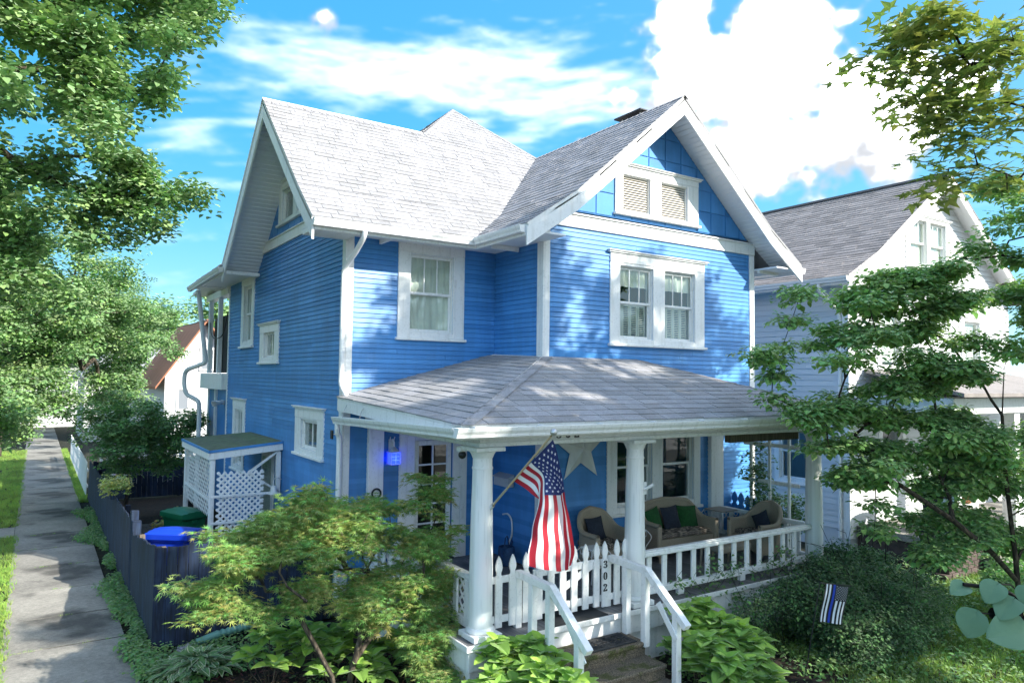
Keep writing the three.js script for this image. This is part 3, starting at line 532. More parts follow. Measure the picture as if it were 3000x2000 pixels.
part('door_threshold', G().cbox(1.28, FL, Z0 - .1, 2.07, FL + .03, Z0 + .04), M.whiteOld, house);
// ---- front door
{
  const d = part('front_door', G().cbox(1.0, FL, Z0 + .001, 1.14, 3.0, Z0 + .045).cbox(1.142, FL, Z0 + .001, 1.30, 3.0, Z0 + .035).cbox(2.05, FL, Z0 + .001, 2.19, 3.0, Z0 + .035).cbox(2.192, FL, Z0 + .001, 2.33, 3.0, Z0 + .045).cbox(1.302, 2.86, Z0 + .001, 2.048, 3.0, Z0 + .04), M.white, house);
  part('door_leaf', G().cbox(1.31, FL + .03, Z0 - .06, 1.40, 2.85, Z0 - .02).cbox(1.95, FL + .03, Z0 - .06, 2.04, 2.85, Z0 - .02).cbox(1.40, FL + .03, Z0 - .06, 1.95, FL + .28, Z0 - .02).cbox(1.40, 2.76, Z0 - .06, 1.95, 2.85, Z0 - .02), M.white, d);
  part('muntin', G().cbox(1.66, FL + .28, Z0 - .055, 1.69, 2.76, Z0 - .025, .003), M.white, d);
  for (let i = 1; i < 5; i++) part('muntin', G().cbox(1.40, FL + .28 + i * .34, Z0 - .0545, 1.95, FL + .31 + i * .34, Z0 - .0255, .003), M.white, d);
  part('pane', G().box(1.39, FL + .27, Z0 - .043, 1.96, 2.77, Z0 - .038), M.glass, d);
  part('handle', G().lathe([[0, 0], [.03, .005], [.03, .03], [.012, .04], [.03, .06], [.0, .085]], 12, new THREE.Matrix4().makeRotationX(Math.PI / 2).setPosition(2.0, FL + 1.0, Z0 - .02)), M.brass, d);
}
// ---- downspouts
part('downspout', G().tube([[.03, 6.32, -.88], [.03, 6.2, -.88], [.0, 5.98, -1.12], [-.07, 5.70, -1.46], [-.08, 5.5, -1.47], [-.08, 4.6, -1.47], [-.08, 3.95, -1.47], [-.08, 3.82, -1.46], [-.02, 3.66, -1.40], [.02, 3.55, -1.38], [.02, 3.42, -1.38]], .045, 8, 60), M.white, house);
part('downspout', G().tube([[-.15, 3.24, -1.40], [-.15, 3.12, -1.40], [-.14, 3.05, -1.42], [-.10, 2.98, -1.45], [-.09, 2.85, -1.46], [-.09, 1.6, -1.46], [-.09, .4, -1.46]], .045, 8, 50), M.white, house);
part('downspout', G().tube([[-.70, 6.18, -10.7], [-.66, 5.9, -10.7], [-.58, 5.2, -10.65], [-.50, 4.5, -10.6], [-.48, 4.3, -10.6], [-.55, 4.2, -11.0], [-.75, 4.05, -11.7], [-.78, 3.95, -11.8], [-.78, 3.6, -11.8], [-.72, 3.4, -11.75], [-.45, 3.2, -11.6], [-.42, 3.0, -11.6], [-.42, 1.6, -11.6], [-.42, .3, -11.6]], .06, 8, 90), M.whiteOld, house);
// ---- rear wing: low blue extension with a roof deck
{
  part('rear_extension', G().box(.1, .2, -13.0, 5, 3.6, ZB - .01), M.blue[1], house);
  part('corner_board', G().cbox(.06, .2, -13.04, .099, 3.6, -12.92).cbox(.02, .2, -11.9, .099, 3.62, -11.8), M.white, house);
  part('deck_fascia', G().cbox(-.15, 3.55, -13.1, .1, 3.98, ZB - .02), M.white, house);
  part('roof_deck', G().box(.101, 3.601, -13.1, 5, 3.9, ZB - .011), M.whiteOld, house);
  for (const z of [-12.9, -11.6]) part('deck_post', G().cbox(0, 3.99, z - .06, .12, 6.1, z + .06), M.white, house);
  part('deck_screen', G().cbox(.15, 4.0, -12.8, .2, 5.6, -10.3), M.rubber, house);
  part('deck_beam', G().cbox(-.05, 6.1, -13.1, .2, 6.28, ZB - .05), M.white, house);
  part('deck_roof', G().prism([[-.4, 6.28, -13.3], [-.4, 6.5, -10.5], [5, 6.5, -10.5], [5, 6.28, -13.3]], [0, .08, 0]), M.whiteOld, house);
}
// ================================================================ ground, paths
struct('ground', G().quad([-90, -.03, 40], [110, -.03, 40], [110, -.03, -170], [-90, -.03, -170]), M.turf);
struct('street', G().box(-18, -.14, -170, -8.2, -.026, 40), M.asphalt);
struct('kerb', G().cbox(-8.2, -.12, -120, -8.02, .04, 30), M.concrete[1]);
{
  const walk = struct('sidewalk', G().box(-4.5, -.1, -90, -2.96, -.012, 14), M.soil);
  const zs = [8.6, 7.0, 5.4, 3.8, 2.2, .6, -1.0, -2.55, -4.1, -5.85, -7.75, -9.55, -11.2, -12.8, -14.4, -16.0, -17.7]; for (let z = -19.4; z > -85; z -= 1.65) zs.push(z);
  for (let i = 0; i < zs.length - 1; i++) { const d = rr(-.006, .008), e = rr(-.008, .008), g = .006 + rnd() * .006, x0 = -4.5 + rr(-.01, .01), x1 = -2.97 + rr(-.01, .01), a = zs[i] - g, b = zs[i + 1] + g; part('slab', G().hexa([[x0, -.08, a], [x1, -.08, a], [x1, -.08, b], [x0, -.08, b], [x0, .012 + d, a], [x1, .012 + e, a], [x1, .012 - d * .5, b], [x0, .012 + e * .5, b]]), M.concrete[Math.floor(rnd() * 3)], walk); }
}
struct('carriage_walk', G().box(-8.0, -.06, -12.6, -4.52, .006, -11.3), M.concrete[2]);
struct('garden_bed', G().box(-2.92, -.08, -1.62, 8.6, .004, 5.2), M.soil);
{
  const y = struct('patio', G().box(-2.6, -.06, -15.6, -.02, -.008, -1.8), M.soil);
  for (let i = 0; i < 12; i++) for (let j = 0; j < 20; j++) { const x = -2.45 + j * .2 * .62 + (i % 2) * .1, z = -6.4 - i * .42; if (x > -.35) continue; part('paver', G().cbox(x, -.03, z - .40, x + .19 * .62, .006 + rnd() * .01, z, .006), M.paver[(i * 7 + j * 3) % 3], y); }
}
struct('added_front_sidewalk', G().box(-2.9, -.06, 12.4, 60, .01, 14), M.concrete[2]); struct('added_front_street', G().box(-8, -.14, 19.5, 90, -.02, 30), M.concrete[0]);  // unseen sidewalk and pale street, added to bounce sunlight toward the porch
struct('front_walk', G().box(.95, -.06, 3.93, 2.63, .02, 12.38), M.concrete[1]);

// ================================================================ steps and rails
{
  const s = thing('concrete_steps', 'worn exposed-aggregate concrete steps going up to the porch gate', 'steps', [0, 0, 0]);
  [[.512, 2.32, 2.783], [.342, 2.66, 3.149], [.171, 3.02, 3.515]].forEach(([y, z0, z1], i) => {
    part('tread', G().cbox(.95, y - .055, z0, 2.64, y, z1, .014), M.aggregate, s);
    part('riser', G().box(.97, -.05, z0 + .02, 2.62, y - .056, z1 - .025), M.aggregate, s);
  });
  part('tread', G().cbox(.95, -.05, 3.36, 2.64, .03, 3.92, .012), M.aggregate, s);
}
function handrail(X, label) {
  const t = thing('stair_handrail', label, 'handrail', [X, 0, 0], 0, undefined);
  part('top_rail', G().bar([0, 1.455, 2.06], [0, 1.44, 2.80], .095, .085).bar([0, 1.455, 2.775], [0, .90, 3.50], .096, .086), M.white, t);
  for (const [z, y0, y1] of [[2.40, .512, 1.42], [2.76, .45, 1.42], [3.32, .1, 1.02]]) part('post', G().cbox(-.044, y0, z - .044, .044, y1, z + .044), M.white, t);
  if (X < 2) part('post', G().cbox(-.044, FL, 2.02, .044, 1.42, 2.1), M.white, t);
  part('brace', G().bar([X < 2 ? .05 : -.05, 1.1, 3.05], [X < 2 ? .05 : -.05, .72, 3.36], .02, .085), M.white, t);
}
handrail(1.05, 'white angled stair handrail beside the hydrangea below the flag');
handrail(2.62, 'white angled stair handrail beside the house number picket');
// pickets: gothic top
function picket(x0, w, y0, y1, z0, z1) {
  const c = x0 + w / 2, h = y1, o = [[0, h], [.30, h - .055], [.47, h - .115], [.5, h - .15], [.42, h - .185], [.32, h - .20], [.30, h - .225], [.36, h - .245], [.5, h - .26], [.5, y0]];
  const pts = [...o.map(q => [c + q[0] * w, q[1]]), ...o.slice(1).reverse().map(q => [c - q[0] * w, q[1]])];
  const s = new THREE.Shape(); pts.forEach((p, i) => i ? s.lineTo(...p) : s.moveTo(...p)); s.closePath();
  const g = new THREE.ExtrudeGeometry(s, { depth: z1 - z0, bevelEnabled: false }); g.translate(0, 0, z0); return g;
}
{
  const f = thing('picket_fence', 'short fixed run of white pickets beside the flag column', 'fence', [0, 0, 0]);
  for (const x of [.70, .91, 1.12]) part('picket', picket(x, .10, FL + .05, 1.71, 2.06, 2.085), M.white, f);
  part('rail', G().cbox(.62, .87, 2.03, 1.22, .96, 2.058).cbox(.62, 1.36, 2.03, 1.22, 1.45, 2.058), M.white, f);
  const g = thing('picket_gate', 'white picket gate with diagonal brace at the top of the steps', 'gate', [0, 0, 0]);
  for (let i = 0; i < 6; i++) part('picket', picket(1.33 + i * .195, .10, .82, 1.70, 2.06, 2.085), M.white, g);
  part('rail', G().cbox(1.3, .87, 2.03, 2.43, .97, 2.058), M.white, g); part('rail', G().cbox(1.3, 1.36, 2.03, 2.43, 1.46, 2.058), M.white, g);
  part('brace', G().bar([1.40, .95, 2.044], [2.33, 1.40, 2.044], .026, .09, [0, 1, 0]), M.white, g);
  const n = thing('number_picket_fence', 'white pickets carrying black numerals 302 beside the middle column', 'fence', [0, 0, 0]);
  for (const x of [2.455, 2.68, 2.83]) part('picket', picket(x, .10, .80, 1.70, 2.06, 2.085), M.white, n);
  part('rail', G().cbox(2.45, .87, 2.03, 2.92, .96, 2.058).cbox(2.45, 1.36, 2.03, 2.92, 1.45, 2.058), M.white, n);
  part('post', G().cbox(2.58, FL, 1.95, 2.67, 1.46, 2.028), M.white, n);
  const bold = await new FontLoader().loadAsync('fonts/droid/droid_serif_bold.typeface.json');
  const num = (s, size, m, parent, mat = M.black) => { const g = new TextGeometry(s, { font: bold, size, depth: .008, curveSegments: 5, bevelEnabled: false }); g.computeBoundingBox(); const b = g.boundingBox; g.translate(-(b.min.x + b.max.x) / 2, 0, 0); const q = part('numeral', g, mat, parent); q.position.set(...m); return q; };
  num('3', .10, [2.505, 1.335, 2.086], n); num('0', .10, [2.505, 1.175, 2.086], n); num('2', .10, [2.505, 1.015, 2.086], n);
  ['3', '0', '2'].forEach((c, i) => num(c, .12, [1.58 + i * .15, 3.175, 2.2065], house));
}
// porch railings (parts of the house)
{
  const r = part('porch_railing', G().cbox(3.19, 1.40, 2.045, 7.16, 1.455, 2.165, .01).cbox(3.19, 1.455, 2.06, 7.16, 1.485, 2.15, .01).cbox(3.19, .86, 2.06, 7.16, .95, 2.15), M.white, house);
  for (let i = 0; i < 12; i++) { const x = 3.32 + i * .31; part('baluster', G().cbox(x - .045, .95, 2.085, x + .045, 1.40, 2.125), M.white, r); }
  for (const x of [3.9, 5.3, 6.6]) part('rail_foot', G().cbox(x, FL, 2.07, x + .12, .86, 2.14), M.white, r);
  const q = part('porch_railing', G().cbox(7.25, 1.40, .1, 7.35, 1.47, 1.95).cbox(7.26, .86, .1, 7.34, .94, 1.95), M.white, house);
  for (let i = 0; i < 7; i++) part('baluster', G().cbox(7.28, .94, .25 + i * .25, 7.32, 1.40, .33 + i * .25), M.white, q);
  const l = part('porch_railing', G().cbox(.42, 1.40, Z0 + .1, .53, 1.47, 1.95, .008).cbox(.43, .80, Z0 + .1, .52, .92, 1.95), M.white, house);
  for (let i = 0; i < 12; i++) part('baluster', G().cbox(.415, .92, Z0 + .15 + i * .29, .445, 1.40, Z0 + .25 + i * .29), M.white, l);
  const lat = G(); for (let i = -4; i < 26; i++) { const z = Z0 + .1 + i * .15; for (const s of [1, -1]) { let a = [z, .92], b = [z + .48, 1.40]; if (s < 0) { a = [z, 1.40]; b = [z + .48, .92]; } const z0 = Z0 + .1, z1 = 1.95, cl = (p, q) => { let [x, y] = p; if (x < z0) { y += (q[1] - y) * (z0 - x) / (q[0] - x); x = z0; } if (x > z1) { y += (q[1] - y) * (z1 - x) / (q[0] - x); x = z1; } return [x, y]; }; if (b[0] < z0 + .02 || a[0] > z1 - .02) continue; const A = cl(a, b), B = cl(b, a); lat.bar([.478 + s * .004, A[1], A[0]], [.478 + s * .004, B[1], B[0]], .007, .035, [0, 1, 0], .001); } }
  part('lattice', lat, M.white, l, 'stuff');
}
// mats
{
  const m = thing('rubber_doormat', 'black rubber doormat with cut-out scrolls on the top step', 'doormat', [2.16, .513, 2.36]);
  part('border', G().cbox(-.40, 0, -.02, .36, .014, .04).cbox(-.40, 0, .30, .36, .014, .36).cbox(-.40, 0, .041, -.34, .0139, .299).cbox(.30, 0, .041, .36, .0139, .299), M.rubber, m);
  const sc = G(); for (let i = 0; i < 5; i++) for (let j = 0; j < 2; j++) { const x = -.26 + i * .13, z = .11 + j * .13; sc.tube(Array.from({ length: 12 }, (_, k) => { const a = k / 12 * 6.28; return [x + Math.cos(a) * (.05 + .012 * Math.sin(3 * a)), .007, z + Math.sin(a) * .045]; }), .011, 5, 24, true); sc.tube([[x - .06, .007, z - .05], [x, .007, z], [x + .05, .007, z + .06]], .012, 5, 8); }
  for (let i = 0; i < 9; i++) sc.bar([-.33 + i * .08, .006, .04], [-.30 + i * .08, .006, .30], .02, .010); part('scrollwork', sc, M.rubber, m);
  solo('ribbed_doormat', G().cbox(-.45, 0, -.25, .45, .012, .25, .005), M.rubber, 'plain black doormat lying under the picket gate', 'doormat', [1.93, FL + .001, 2.05]);
}
// ---- flags
const canvas = (w, h, f) => { const c = document.createElement('canvas'); c.width = w; c.height = h; f(c.getContext('2d'), w, h); const t = new THREE.CanvasTexture(c); t.colorSpace = THREE.SRGBColorSpace; t.magFilter = THREE.LinearFilter; return t; };
function star(x, cx, cy, r) { x.beginPath(); for (let i = 0; i < 10; i++) { const a = -Math.PI / 2 + i * Math.PI / 5, q = i % 2 ? r * .4 : r; x.lineTo(cx + q * Math.cos(a), cy + q * Math.sin(a)); } x.closePath(); x.fill(); }
function flagArt(red, white, blue, starC, line) { return canvas(1140, 600, (x, w, h) => { for (let i = 0; i < 13; i++) { x.fillStyle = i % 2 ? white : red; if (line && i === 7) x.fillStyle = line; x.fillRect(0, i * h / 13, w, h / 13 + 1); } if (line) { x.fillStyle = line; x.fillRect(0, 7 * h / 13, w, h / 13); } x.fillStyle = blue; x.fillRect(0, 0, w * .4, h * 7 / 13); x.fillStyle = starC; for (let r = 0; r < 9; r++) for (let k = 0; k < (r % 2 ? 5 : 6); k++) star(x, w * .4 * ((r % 2 ? 2 : 1) + 2 * k) / 12, h * 7 / 13 * (r + 1) / 10, 17); }); }
{
  const net = [[[0.603, 3.284, 3.387], [0.789, 2.986, 3.272], [0.931, 2.653, 3.169], [1.017, 2.329, 3.153], [1.095, 2.007, 3.16], [1.055, 1.797, 3.163]], [[0.598, 3.151, 3.202], [0.794, 2.864, 3.151], [0.931, 2.603, 3.091], [0.984, 2.318, 3.066], [1.019, 1.997, 3.064], [1.036, 1.711, 3.066]], [[0.587, 3.009, 3.018], [0.711, 2.86, 3.077], [0.707, 2.627, 3.141], [0.675, 2.325, 3.163], [0.69, 2.054, 3.16], [0.709, 1.782, 3.153]], [[0.572, 2.883, 2.861], [0.712, 2.751, 2.956], [0.669, 2.578, 3.046], [0.575, 2.279, 3.064], [0.52, 2.055, 3.065], [0.486, 1.85, 3.07]], [[0.555, 2.738, 2.704], [0.658, 2.617, 2.897], [0.737, 2.498, 3.021], [0.732, 2.238, 3.032], [0.715, 2.026, 3.033], [0.739, 1.828, 3.03]]];
  const rows = net.map(r => new THREE.CatmullRomCurve3(r.map(p => V(...p)), false, 'catmullrom', .5)); const NU = 44, NV = 30, pos = [], uv = [], idx = [];
  for (let i = 0; i <= NU; i++) { const u = i / NU, c = new THREE.CatmullRomCurve3(rows.map(r => r.getPoint(u)), false, 'catmullrom', .5); for (let j = 0; j <= NV; j++) { const v = j / NV, p = c.getPoint(v); p.z += .012 * Math.sin(v * 31 + u * 3) * Math.min(1, u * 3); p.x += .006 * Math.sin(u * 23 + v * 5); pos.push(p.x - .55, p.y - 3.3, p.z - 3.4); uv.push(u, 1 - v); } }
  for (let i = 0; i < NU; i++) for (let j = 0; j < NV; j++) { const a = i * (NV + 1) + j, b = a + NV + 1; idx.push(a, b, a + 1, b, b + 1, a + 1); }
  const g = new THREE.BufferGeometry(); g.setAttribute('position', new THREE.Float32BufferAttribute(pos, 3)); g.setAttribute('uv', new THREE.Float32BufferAttribute(uv, 2)); g.setIndex(idx); g.computeVertexNormals();
  const fm = new THREE.MeshPhysicalMaterial({ map: flagArt('#b3142c', '#f2f1ee', '#21306f', '#f4f4f4'), roughness: .8, transmission: .22, thickness: 0, side: THREE.DoubleSide });
  const fl = part('american_flag', g, fm, scene); fl.position.set(.55, 3.3, 3.4); fl.userData = { label: 'red, white and blue flag with stars and stripes hanging from the column pole', category: 'flag' }; used['american_flag'] = 0;
  const p = thing('flag_pole', 'slanted wooden flag pole with silver ball on the porch column', 'flag pole', [.515, 2.36, 2.24]);
  part('shaft', G().cone([0, 0, 0], [.034, .97, 1.19], .0125, .0125, 10), std(col(.50, .38, .22), { roughness: .5 }), p);
  part('lower_shaft', G().cone([-.002, -.05, -.07], [.010, .29, .355], .0145, .0145, 10), M.steel, p);
  part('ball', new THREE.SphereGeometry(.04, 20, 14).translate(.035, 1.01, 1.23), M.steel, p);
  part('bracket', G().cbox(-.05, -.12, -.085, .05, .06, -.07).cone([0, -.07, -.09], [.004, .04, .05], .022, .024, 10), M.metalWhite, p);
  const b2 = thing('flag_bracket', 'empty white flag bracket on the middle porch column', 'bracket', [3.10, 2.42, 2.235]); part('plate', G().cbox(-.05, -.1, -.015, .05, .08, 0), M.metalWhite, b2); part('socket', G().cone([0, -.03, 0], [.09, .05, .09], .022, .024, 10), M.metalWhite, b2);
  const s = thing('garden_flag', 'small black and white striped yard flag with one blue line', 'flag', [4.70, .0, 3.93]);
  part('stand', G().cone([-.2, 0, -.03], [-.2, 1.2, -.03], .006, .006, 6).cone([-.2, 1.19, -.03], [.22, 1.2, .0], .006, .006, 6), M.black, s);
  const sg = new THREE.PlaneGeometry(.46, .32, 14, 8), sp = sg.attributes.position; sg.rotateZ(-Math.PI / 2); for (let i = 0; i < sp.count; i++) sp.setZ(i, .018 * Math.sin(sp.getX(i) * 18) + .01 * Math.sin(sp.getY(i) * 12)); sg.computeVertexNormals(); sg.translate(.02, .96, -.01);
  part('cloth', sg, new THREE.MeshPhysicalMaterial({ map: flagArt('#15171c', '#dfe3ea', '#15171c', '#dfe3ea', '#1d3fae'), roughness: .85, transmission: .15, thickness: 0, side: THREE.DoubleSide }), s); s.rotation.set(.06, -.35, -.13); s.scale.setScalar(1.12); s.position.y = -.08;
}
// ---- porch furniture
function wickerSeat(name, label, w, pos, turn, cushions, group) {
  const t = thing(name, label, w > 1 ? 'loveseat' : 'armchair', pos, turn, group), d = .62, hs = .40;
  // wrap-round back: sweeps from one arm over the back to the other
  const g = G(), N = 28, th = .05, path = i => { const a = lerp(-1, 1, i / N), q = Math.abs(a); const x = a < 0 ? -1 : 1; const ang = clamp((q - .35) / .4, 0, 1); return q < .35 ? [a / .35 * (w / 2 - .22), -d / 2 + .02 - .04 * (1 - Math.pow(a / .35, 2)), lerp(.98, .94, q / .35)] : [x * (w / 2 - .22 + .22 * Math.sin(ang * Math.PI / 2)), -d / 2 + .02 + .25 * (1 - Math.cos(ang * Math.PI / 2)) + Math.max(0, (q - .75) / .25) * (d - .26), q < .8 ? lerp(.94, .64, sm(.35, .8, q)) : .64]; };
  for (let i = 0; i < N; i++) { const a = path(i), b = path(i + 1), o = q => { const l = Math.hypot(q[0], q[1] - .1) || 1; return [q[0] * (1 - th / l), q[1] * (1 - th / l)]; }; const ai = o(a), bi = o(b); g.hexa([[a[0], .16, a[1]], [b[0], .16, b[1]], [bi[0], .16, bi[1]], [ai[0], .16, ai[1]], [a[0], a[2], a[1]], [b[0], b[2], b[1]], [bi[0], b[2], bi[1]], [ai[0], a[2], ai[1]]]); }
  part('shell', g, M.wicker, t);
  part('rolled_edge', G().tube(Array.from({ length: 15 }, (_, i) => { const p = path(i * 2); return [p[0], p[2], p[1]]; }), .042, 10, 60), M.wicker, t);
  const e0 = path(0), e1 = path(N); for (const e of [e0, e1]) part('arm_front', G().cbox(e[0] - .045, .12, e[1] - .06, e[0] + .045, .64, e[1] + .02, .02), M.wicker, t);
  const sk = G(), n = 14; for (let i = 0; i < n; i++) { const x0 = lerp(-w / 2 + .05, w / 2 - .05, i / n), x1 = lerp(-w / 2 + .05, w / 2 - .05, (i + 1) / n), y = u => .15 + .07 * Math.pow(Math.sin(u * Math.PI), 2); sk.hexa([[x0, y(i / n), .27], [x1, y((i + 1) / n), .27], [x1, y((i + 1) / n), .24], [x0, y(i / n), .24], [x0, hs, .28], [x1, hs, .28], [x1, hs, .24], [x0, hs, .24]]); }
  part('apron', sk, M.wicker, t); part('seat', G().cbox(-w / 2 + .06, hs - .05, -d / 2 + .06, w / 2 - .06, hs, .26, .01), M.wicker, t);
  const cu = new THREE.BoxGeometry(w - .16, .10, .52, 14, 3, 10), cp = cu.attributes.position; for (let i = 0; i < cp.count; i++) { const x = cp.getX(i) / (w - .16) * 2, z = cp.getZ(i) / .26; cp.setY(i, cp.getY(i) * (1 - .35 * Math.max(x * x * x * x, z * z * z * z)) + .012 * Math.sin(x * 9) * Math.sin(z * 7)); } cu.computeVertexNormals(); cu.translate(0, hs + .05, -.01); part('seat_cushion', cu, M.seatFabric, t);
  for (const [x, z] of [[-w / 2 + .07, -.24], [w / 2 - .07, -.24], [-w / 2 + .05, .27], [w / 2 - .05, .27]]) part('leg', G().cone([x, 0, z], [x, .2, z], .02, .028, 8), M.wicker, t);
  return t;
}
function pillow(name, mat, label, pos, rot, s = .42) { const g = new THREE.BoxGeometry(s, s, .16, 10, 10, 4), p = g.attributes.position; for (let i = 0; i < p.count; i++) { const x = p.getX(i) / s * 2, y = p.getY(i) / s * 2, k = (1 - .92 * Math.pow(Math.abs(x), 3)) * (1 - .92 * Math.pow(Math.abs(y), 3)); p.setZ(i, p.getZ(i) * Math.max(.08, k)); p.setX(i, p.getX(i) * (1 - .08 * (1 - y * y))); p.setY(i, p.getY(i) * (1 - .08 * (1 - x * x))); } g.computeVertexNormals(); const m = solo(name, g, mat, label, 'pillow', pos); m.rotation.set(...rot); return m; }
wickerSeat('wicker_armchair', 'tan wicker armchair with navy pillow behind the flag', .80, [3.80, FL, .52], .05);
pillow('throw_pillow', M.cushionNavy, 'dark navy pillow on the armchair by the hanging flag', [3.78, FL + .66, .36], [-.32, .1, .06], .40);
wickerSeat('wicker_loveseat', 'wide tan wicker loveseat with green and navy pillows under the windows', 1.36, [5.62, FL, .45], -.06);
pillow('throw_pillow', M.cushionGreen, 'green pillow on the loveseat next to the middle column', [5.20, FL + .66, .30], [-.3, .15, .2], .42);
pillow('throw_pillow', M.cushionNavy, 'dark navy pillow between two green pillows on the loveseat', [5.56, FL + .68, .36], [-.3, 0, .05], .42);
pillow('throw_pillow', M.cushionGreen, 'green pillow on the loveseat next to the white plant stand', [6.0, FL + .65, .36], [-.34, -.12, -.1], .44);
wickerSeat('wicker_tub_chair', 'tan wicker tub chair turned sideways beside the porch end railing', .80, [6.78, FL, 1.32], -1.75);
pillow('throw_pillow', M.cushionNavy, 'dark grey-blue pillow on the sideways tub chair', [6.86, FL + .62, 1.36], [-.2, -1.7, .25], .40);
{
  const o = thing('wicker_footstool', 'low tan wicker footstool behind the front railing', 'footstool', [5.75, FL, 1.45]);
  part('top', G().cbox(-.38, .32, -.26, .38, .42, .26, .02), M.wicker, o); for (const [x, z] of [[-.34, -.22], [.34, -.22], [-.34, .22], [.34, .22]]) part('leg', G().cone([x * 1.05, 0, z * 1.05], [x, .33, z], .018, .024, 8), M.wicker, o);
}
function wireStand(label, pos, w, h, top) {
  const t = thing('plant_stand', label, 'plant stand', pos), z = w / 2;
  part('top', G().cbox(-w / 2, h - .02, -z, w / 2, h, z, .004), top, t);
  for (const sx of [-1, 1]) for (const sz of [-1, 1]) part('leg', G().tube([[sx * w / 2, h - .02, sz * z], [sx * (w / 2 + .05), h * .8, sz * (z + .05)], [sx * (w / 2 - .02), h * .45, sz * (z - .02)], [sx * w * .46, h * .15, sz * z * .92], [sx * (w / 2 + .04), 0, sz * (z + .04)]], .008, 6, 22), M.metalWhite, t);
  const s = G(); for (let k = 0; k < 4; k++) for (let i = 0; i < 4; i++) { const a = k * Math.PI / 2, m = (x, y) => [Math.cos(a) * x + Math.sin(a) * z, y, -Math.sin(a) * x + Math.cos(a) * z], cx = -w / 2 + (i + .5) * w / 4; s.tube(Array.from({ length: 10 }, (_, q) => { const e = q / 10 * 6.28; return m(cx + .4 * w / 4 * Math.cos(e), h - .07 + .045 * Math.sin(e)); }), .004, 4, 16, true); }
  part('scrollwork', s, M.metalWhite, t); part('lower_shelf', G().cbox(-w * .36, h * .4, -w * .36, w * .36, h * .415, w * .36, .003), M.metalWhite, t);
}
wireStand('tall white scrolled iron plant stand beside the loveseat', [6.92, FL, .36], .44, .72, std(col(.3, .26, .22), { roughness: .6 }));
wireStand('small white wire table between armchair and loveseat', [4.62, FL, .42], .30, .58, M.metalWhite);
wireStand('small white wire table half hidden behind the hanging flag', [3.28, FL, .9], .30, .52, M.metalWhite);
{ // shelf bracket behind first column
  const t = thing('iron_wall_bracket', 'white curled iron bracket against the blue porch wall', 'bracket', [2.86, FL, -1.0]);
  part('scroll', G().tube([[0, .75, -.12], [0, .78, .05], [0, .70, .16], [0, .45, .18], [0, .25, .08], [0, .08, .10], [0, .03, .2], [0, .08, .26], [0, .12, .2]], .016, 6, 40), M.metalWhite, t);
  const w = thing('watering_can', 'old blue metal watering can on the porch floor', 'watering can', [2.62, FL, -.62], .7);
  part('body', G().lathe([[0, 0], [.14, 0], [.145, .02], [.14, .30], [.13, .31], [.12, .31]], 24), M.canBlue, w); part('spout', G().cone([.12, .06, 0], [.36, .36, 0], .03, .018, 10).cone([.35, .35, 0], [.40, .40, 0], .02, .05, 10), M.canBlue, w);
  part('handle', G().tube([[-.12, .3, 0], [-.06, .46, 0], [.06, .46, 0], [.12, .3, 0]], .012, 6, 20).tube([[-.14, .26, 0], [-.25, .2, 0], [-.22, .08, 0], [-.14, .05, 0]], .012, 6, 20), M.canBlue, w);
  const m = thing('mailbox', 'pale grey wall mailbox with sloping lid on the porch wall', 'mailbox', [X1 - .03, 2.04, -1.02], -Math.PI / 2);
  part('body', G().cbox(-.24, 0, .0, .24, .15, .13, .012), M.mailbox, m); part('lid', G().prism([[-.25, .22, 0], [-.25, .15, 0], [-.25, .15, .145], [-.25, .16, .15]], [.5, 0, 0]), M.mailbox, m);
  // barn star
  const st = thing('barn_star', 'large white punched-metal star hung on the blue porch wall', 'star', [3.70, 2.76, .03]); const mt = std(col(.80, .80, .76), { map: T.paint, roughness: .5 });
  for (let i = 0; i < 5; i++) { const a = Math.PI / 2 + i * 2 * Math.PI / 5, P = (r, q) => [r * Math.cos(q), r * Math.sin(q)], tip = P(.62, a), l = P(.25, a + Math.PI / 5), r = P(.25, a - Math.PI / 5), g = G(); g.tri([0, 0, .11], [...r, .005], [...tip, .005]); g.tri([0, 0, .11], [...tip, .005], [...l, .005]); g.tri([0, 0, 0], [...tip, 0], [...r, 0]); g.tri([0, 0, 0], [...l, 0], [...tip, 0]); part('point', g, mt, st); }
  st.rotation.z = .03;
  solo('glass_jar', G().lathe([[0, 0], [.04, 0], [.042, .01], [.042, .11], [.036, .12]], 16), M.glass, 'small glass jar on the porch floor by the railing', 'jar', [3.55, FL, 1.9]);
  const bn = thing('porch_bench', 'low white storage bench with dark cover by the porch side railing', 'bench', [.95, FL, -.6]); part('box', G().cbox(-.3, .05, -.55, .3, .40, .55, .01), M.white, bn); part('cover', G().cbox(-.32, .401, -.58, .32, .43, .58, .01), M.rubber, bn);
  const gb = thing('blue_board_panel', 'blue painted board panel with rounded tops behind the porch end', 'panel', [7.62, .3, .2], Math.PI / 2 * .95); for (let i = 0; i < 6; i++) part('board', picket(-.5 + i * .17, .16, 0, 1.35 + .1 * Math.sin(i / 5 * 3.14), -.01, .01), M.blue[0], gb);
  const po = thing('terracotta_pot', 'terracotta pot tipped on its side behind the porch railing', 'pot', [7.55, 1.12, .9]); const pm = part('body', G().lathe([[0, 0], [.12, 0], [.17, .26], [.19, .26], [.19, .32], [.17, .32], [.11, .02], [0, .02]], 24), M.terracotta, po); pm.rotation.z = 1.35; part('ledge', G().cbox(-.34, -.22, -.2, .05, -.19, .2), M.white, po);
}
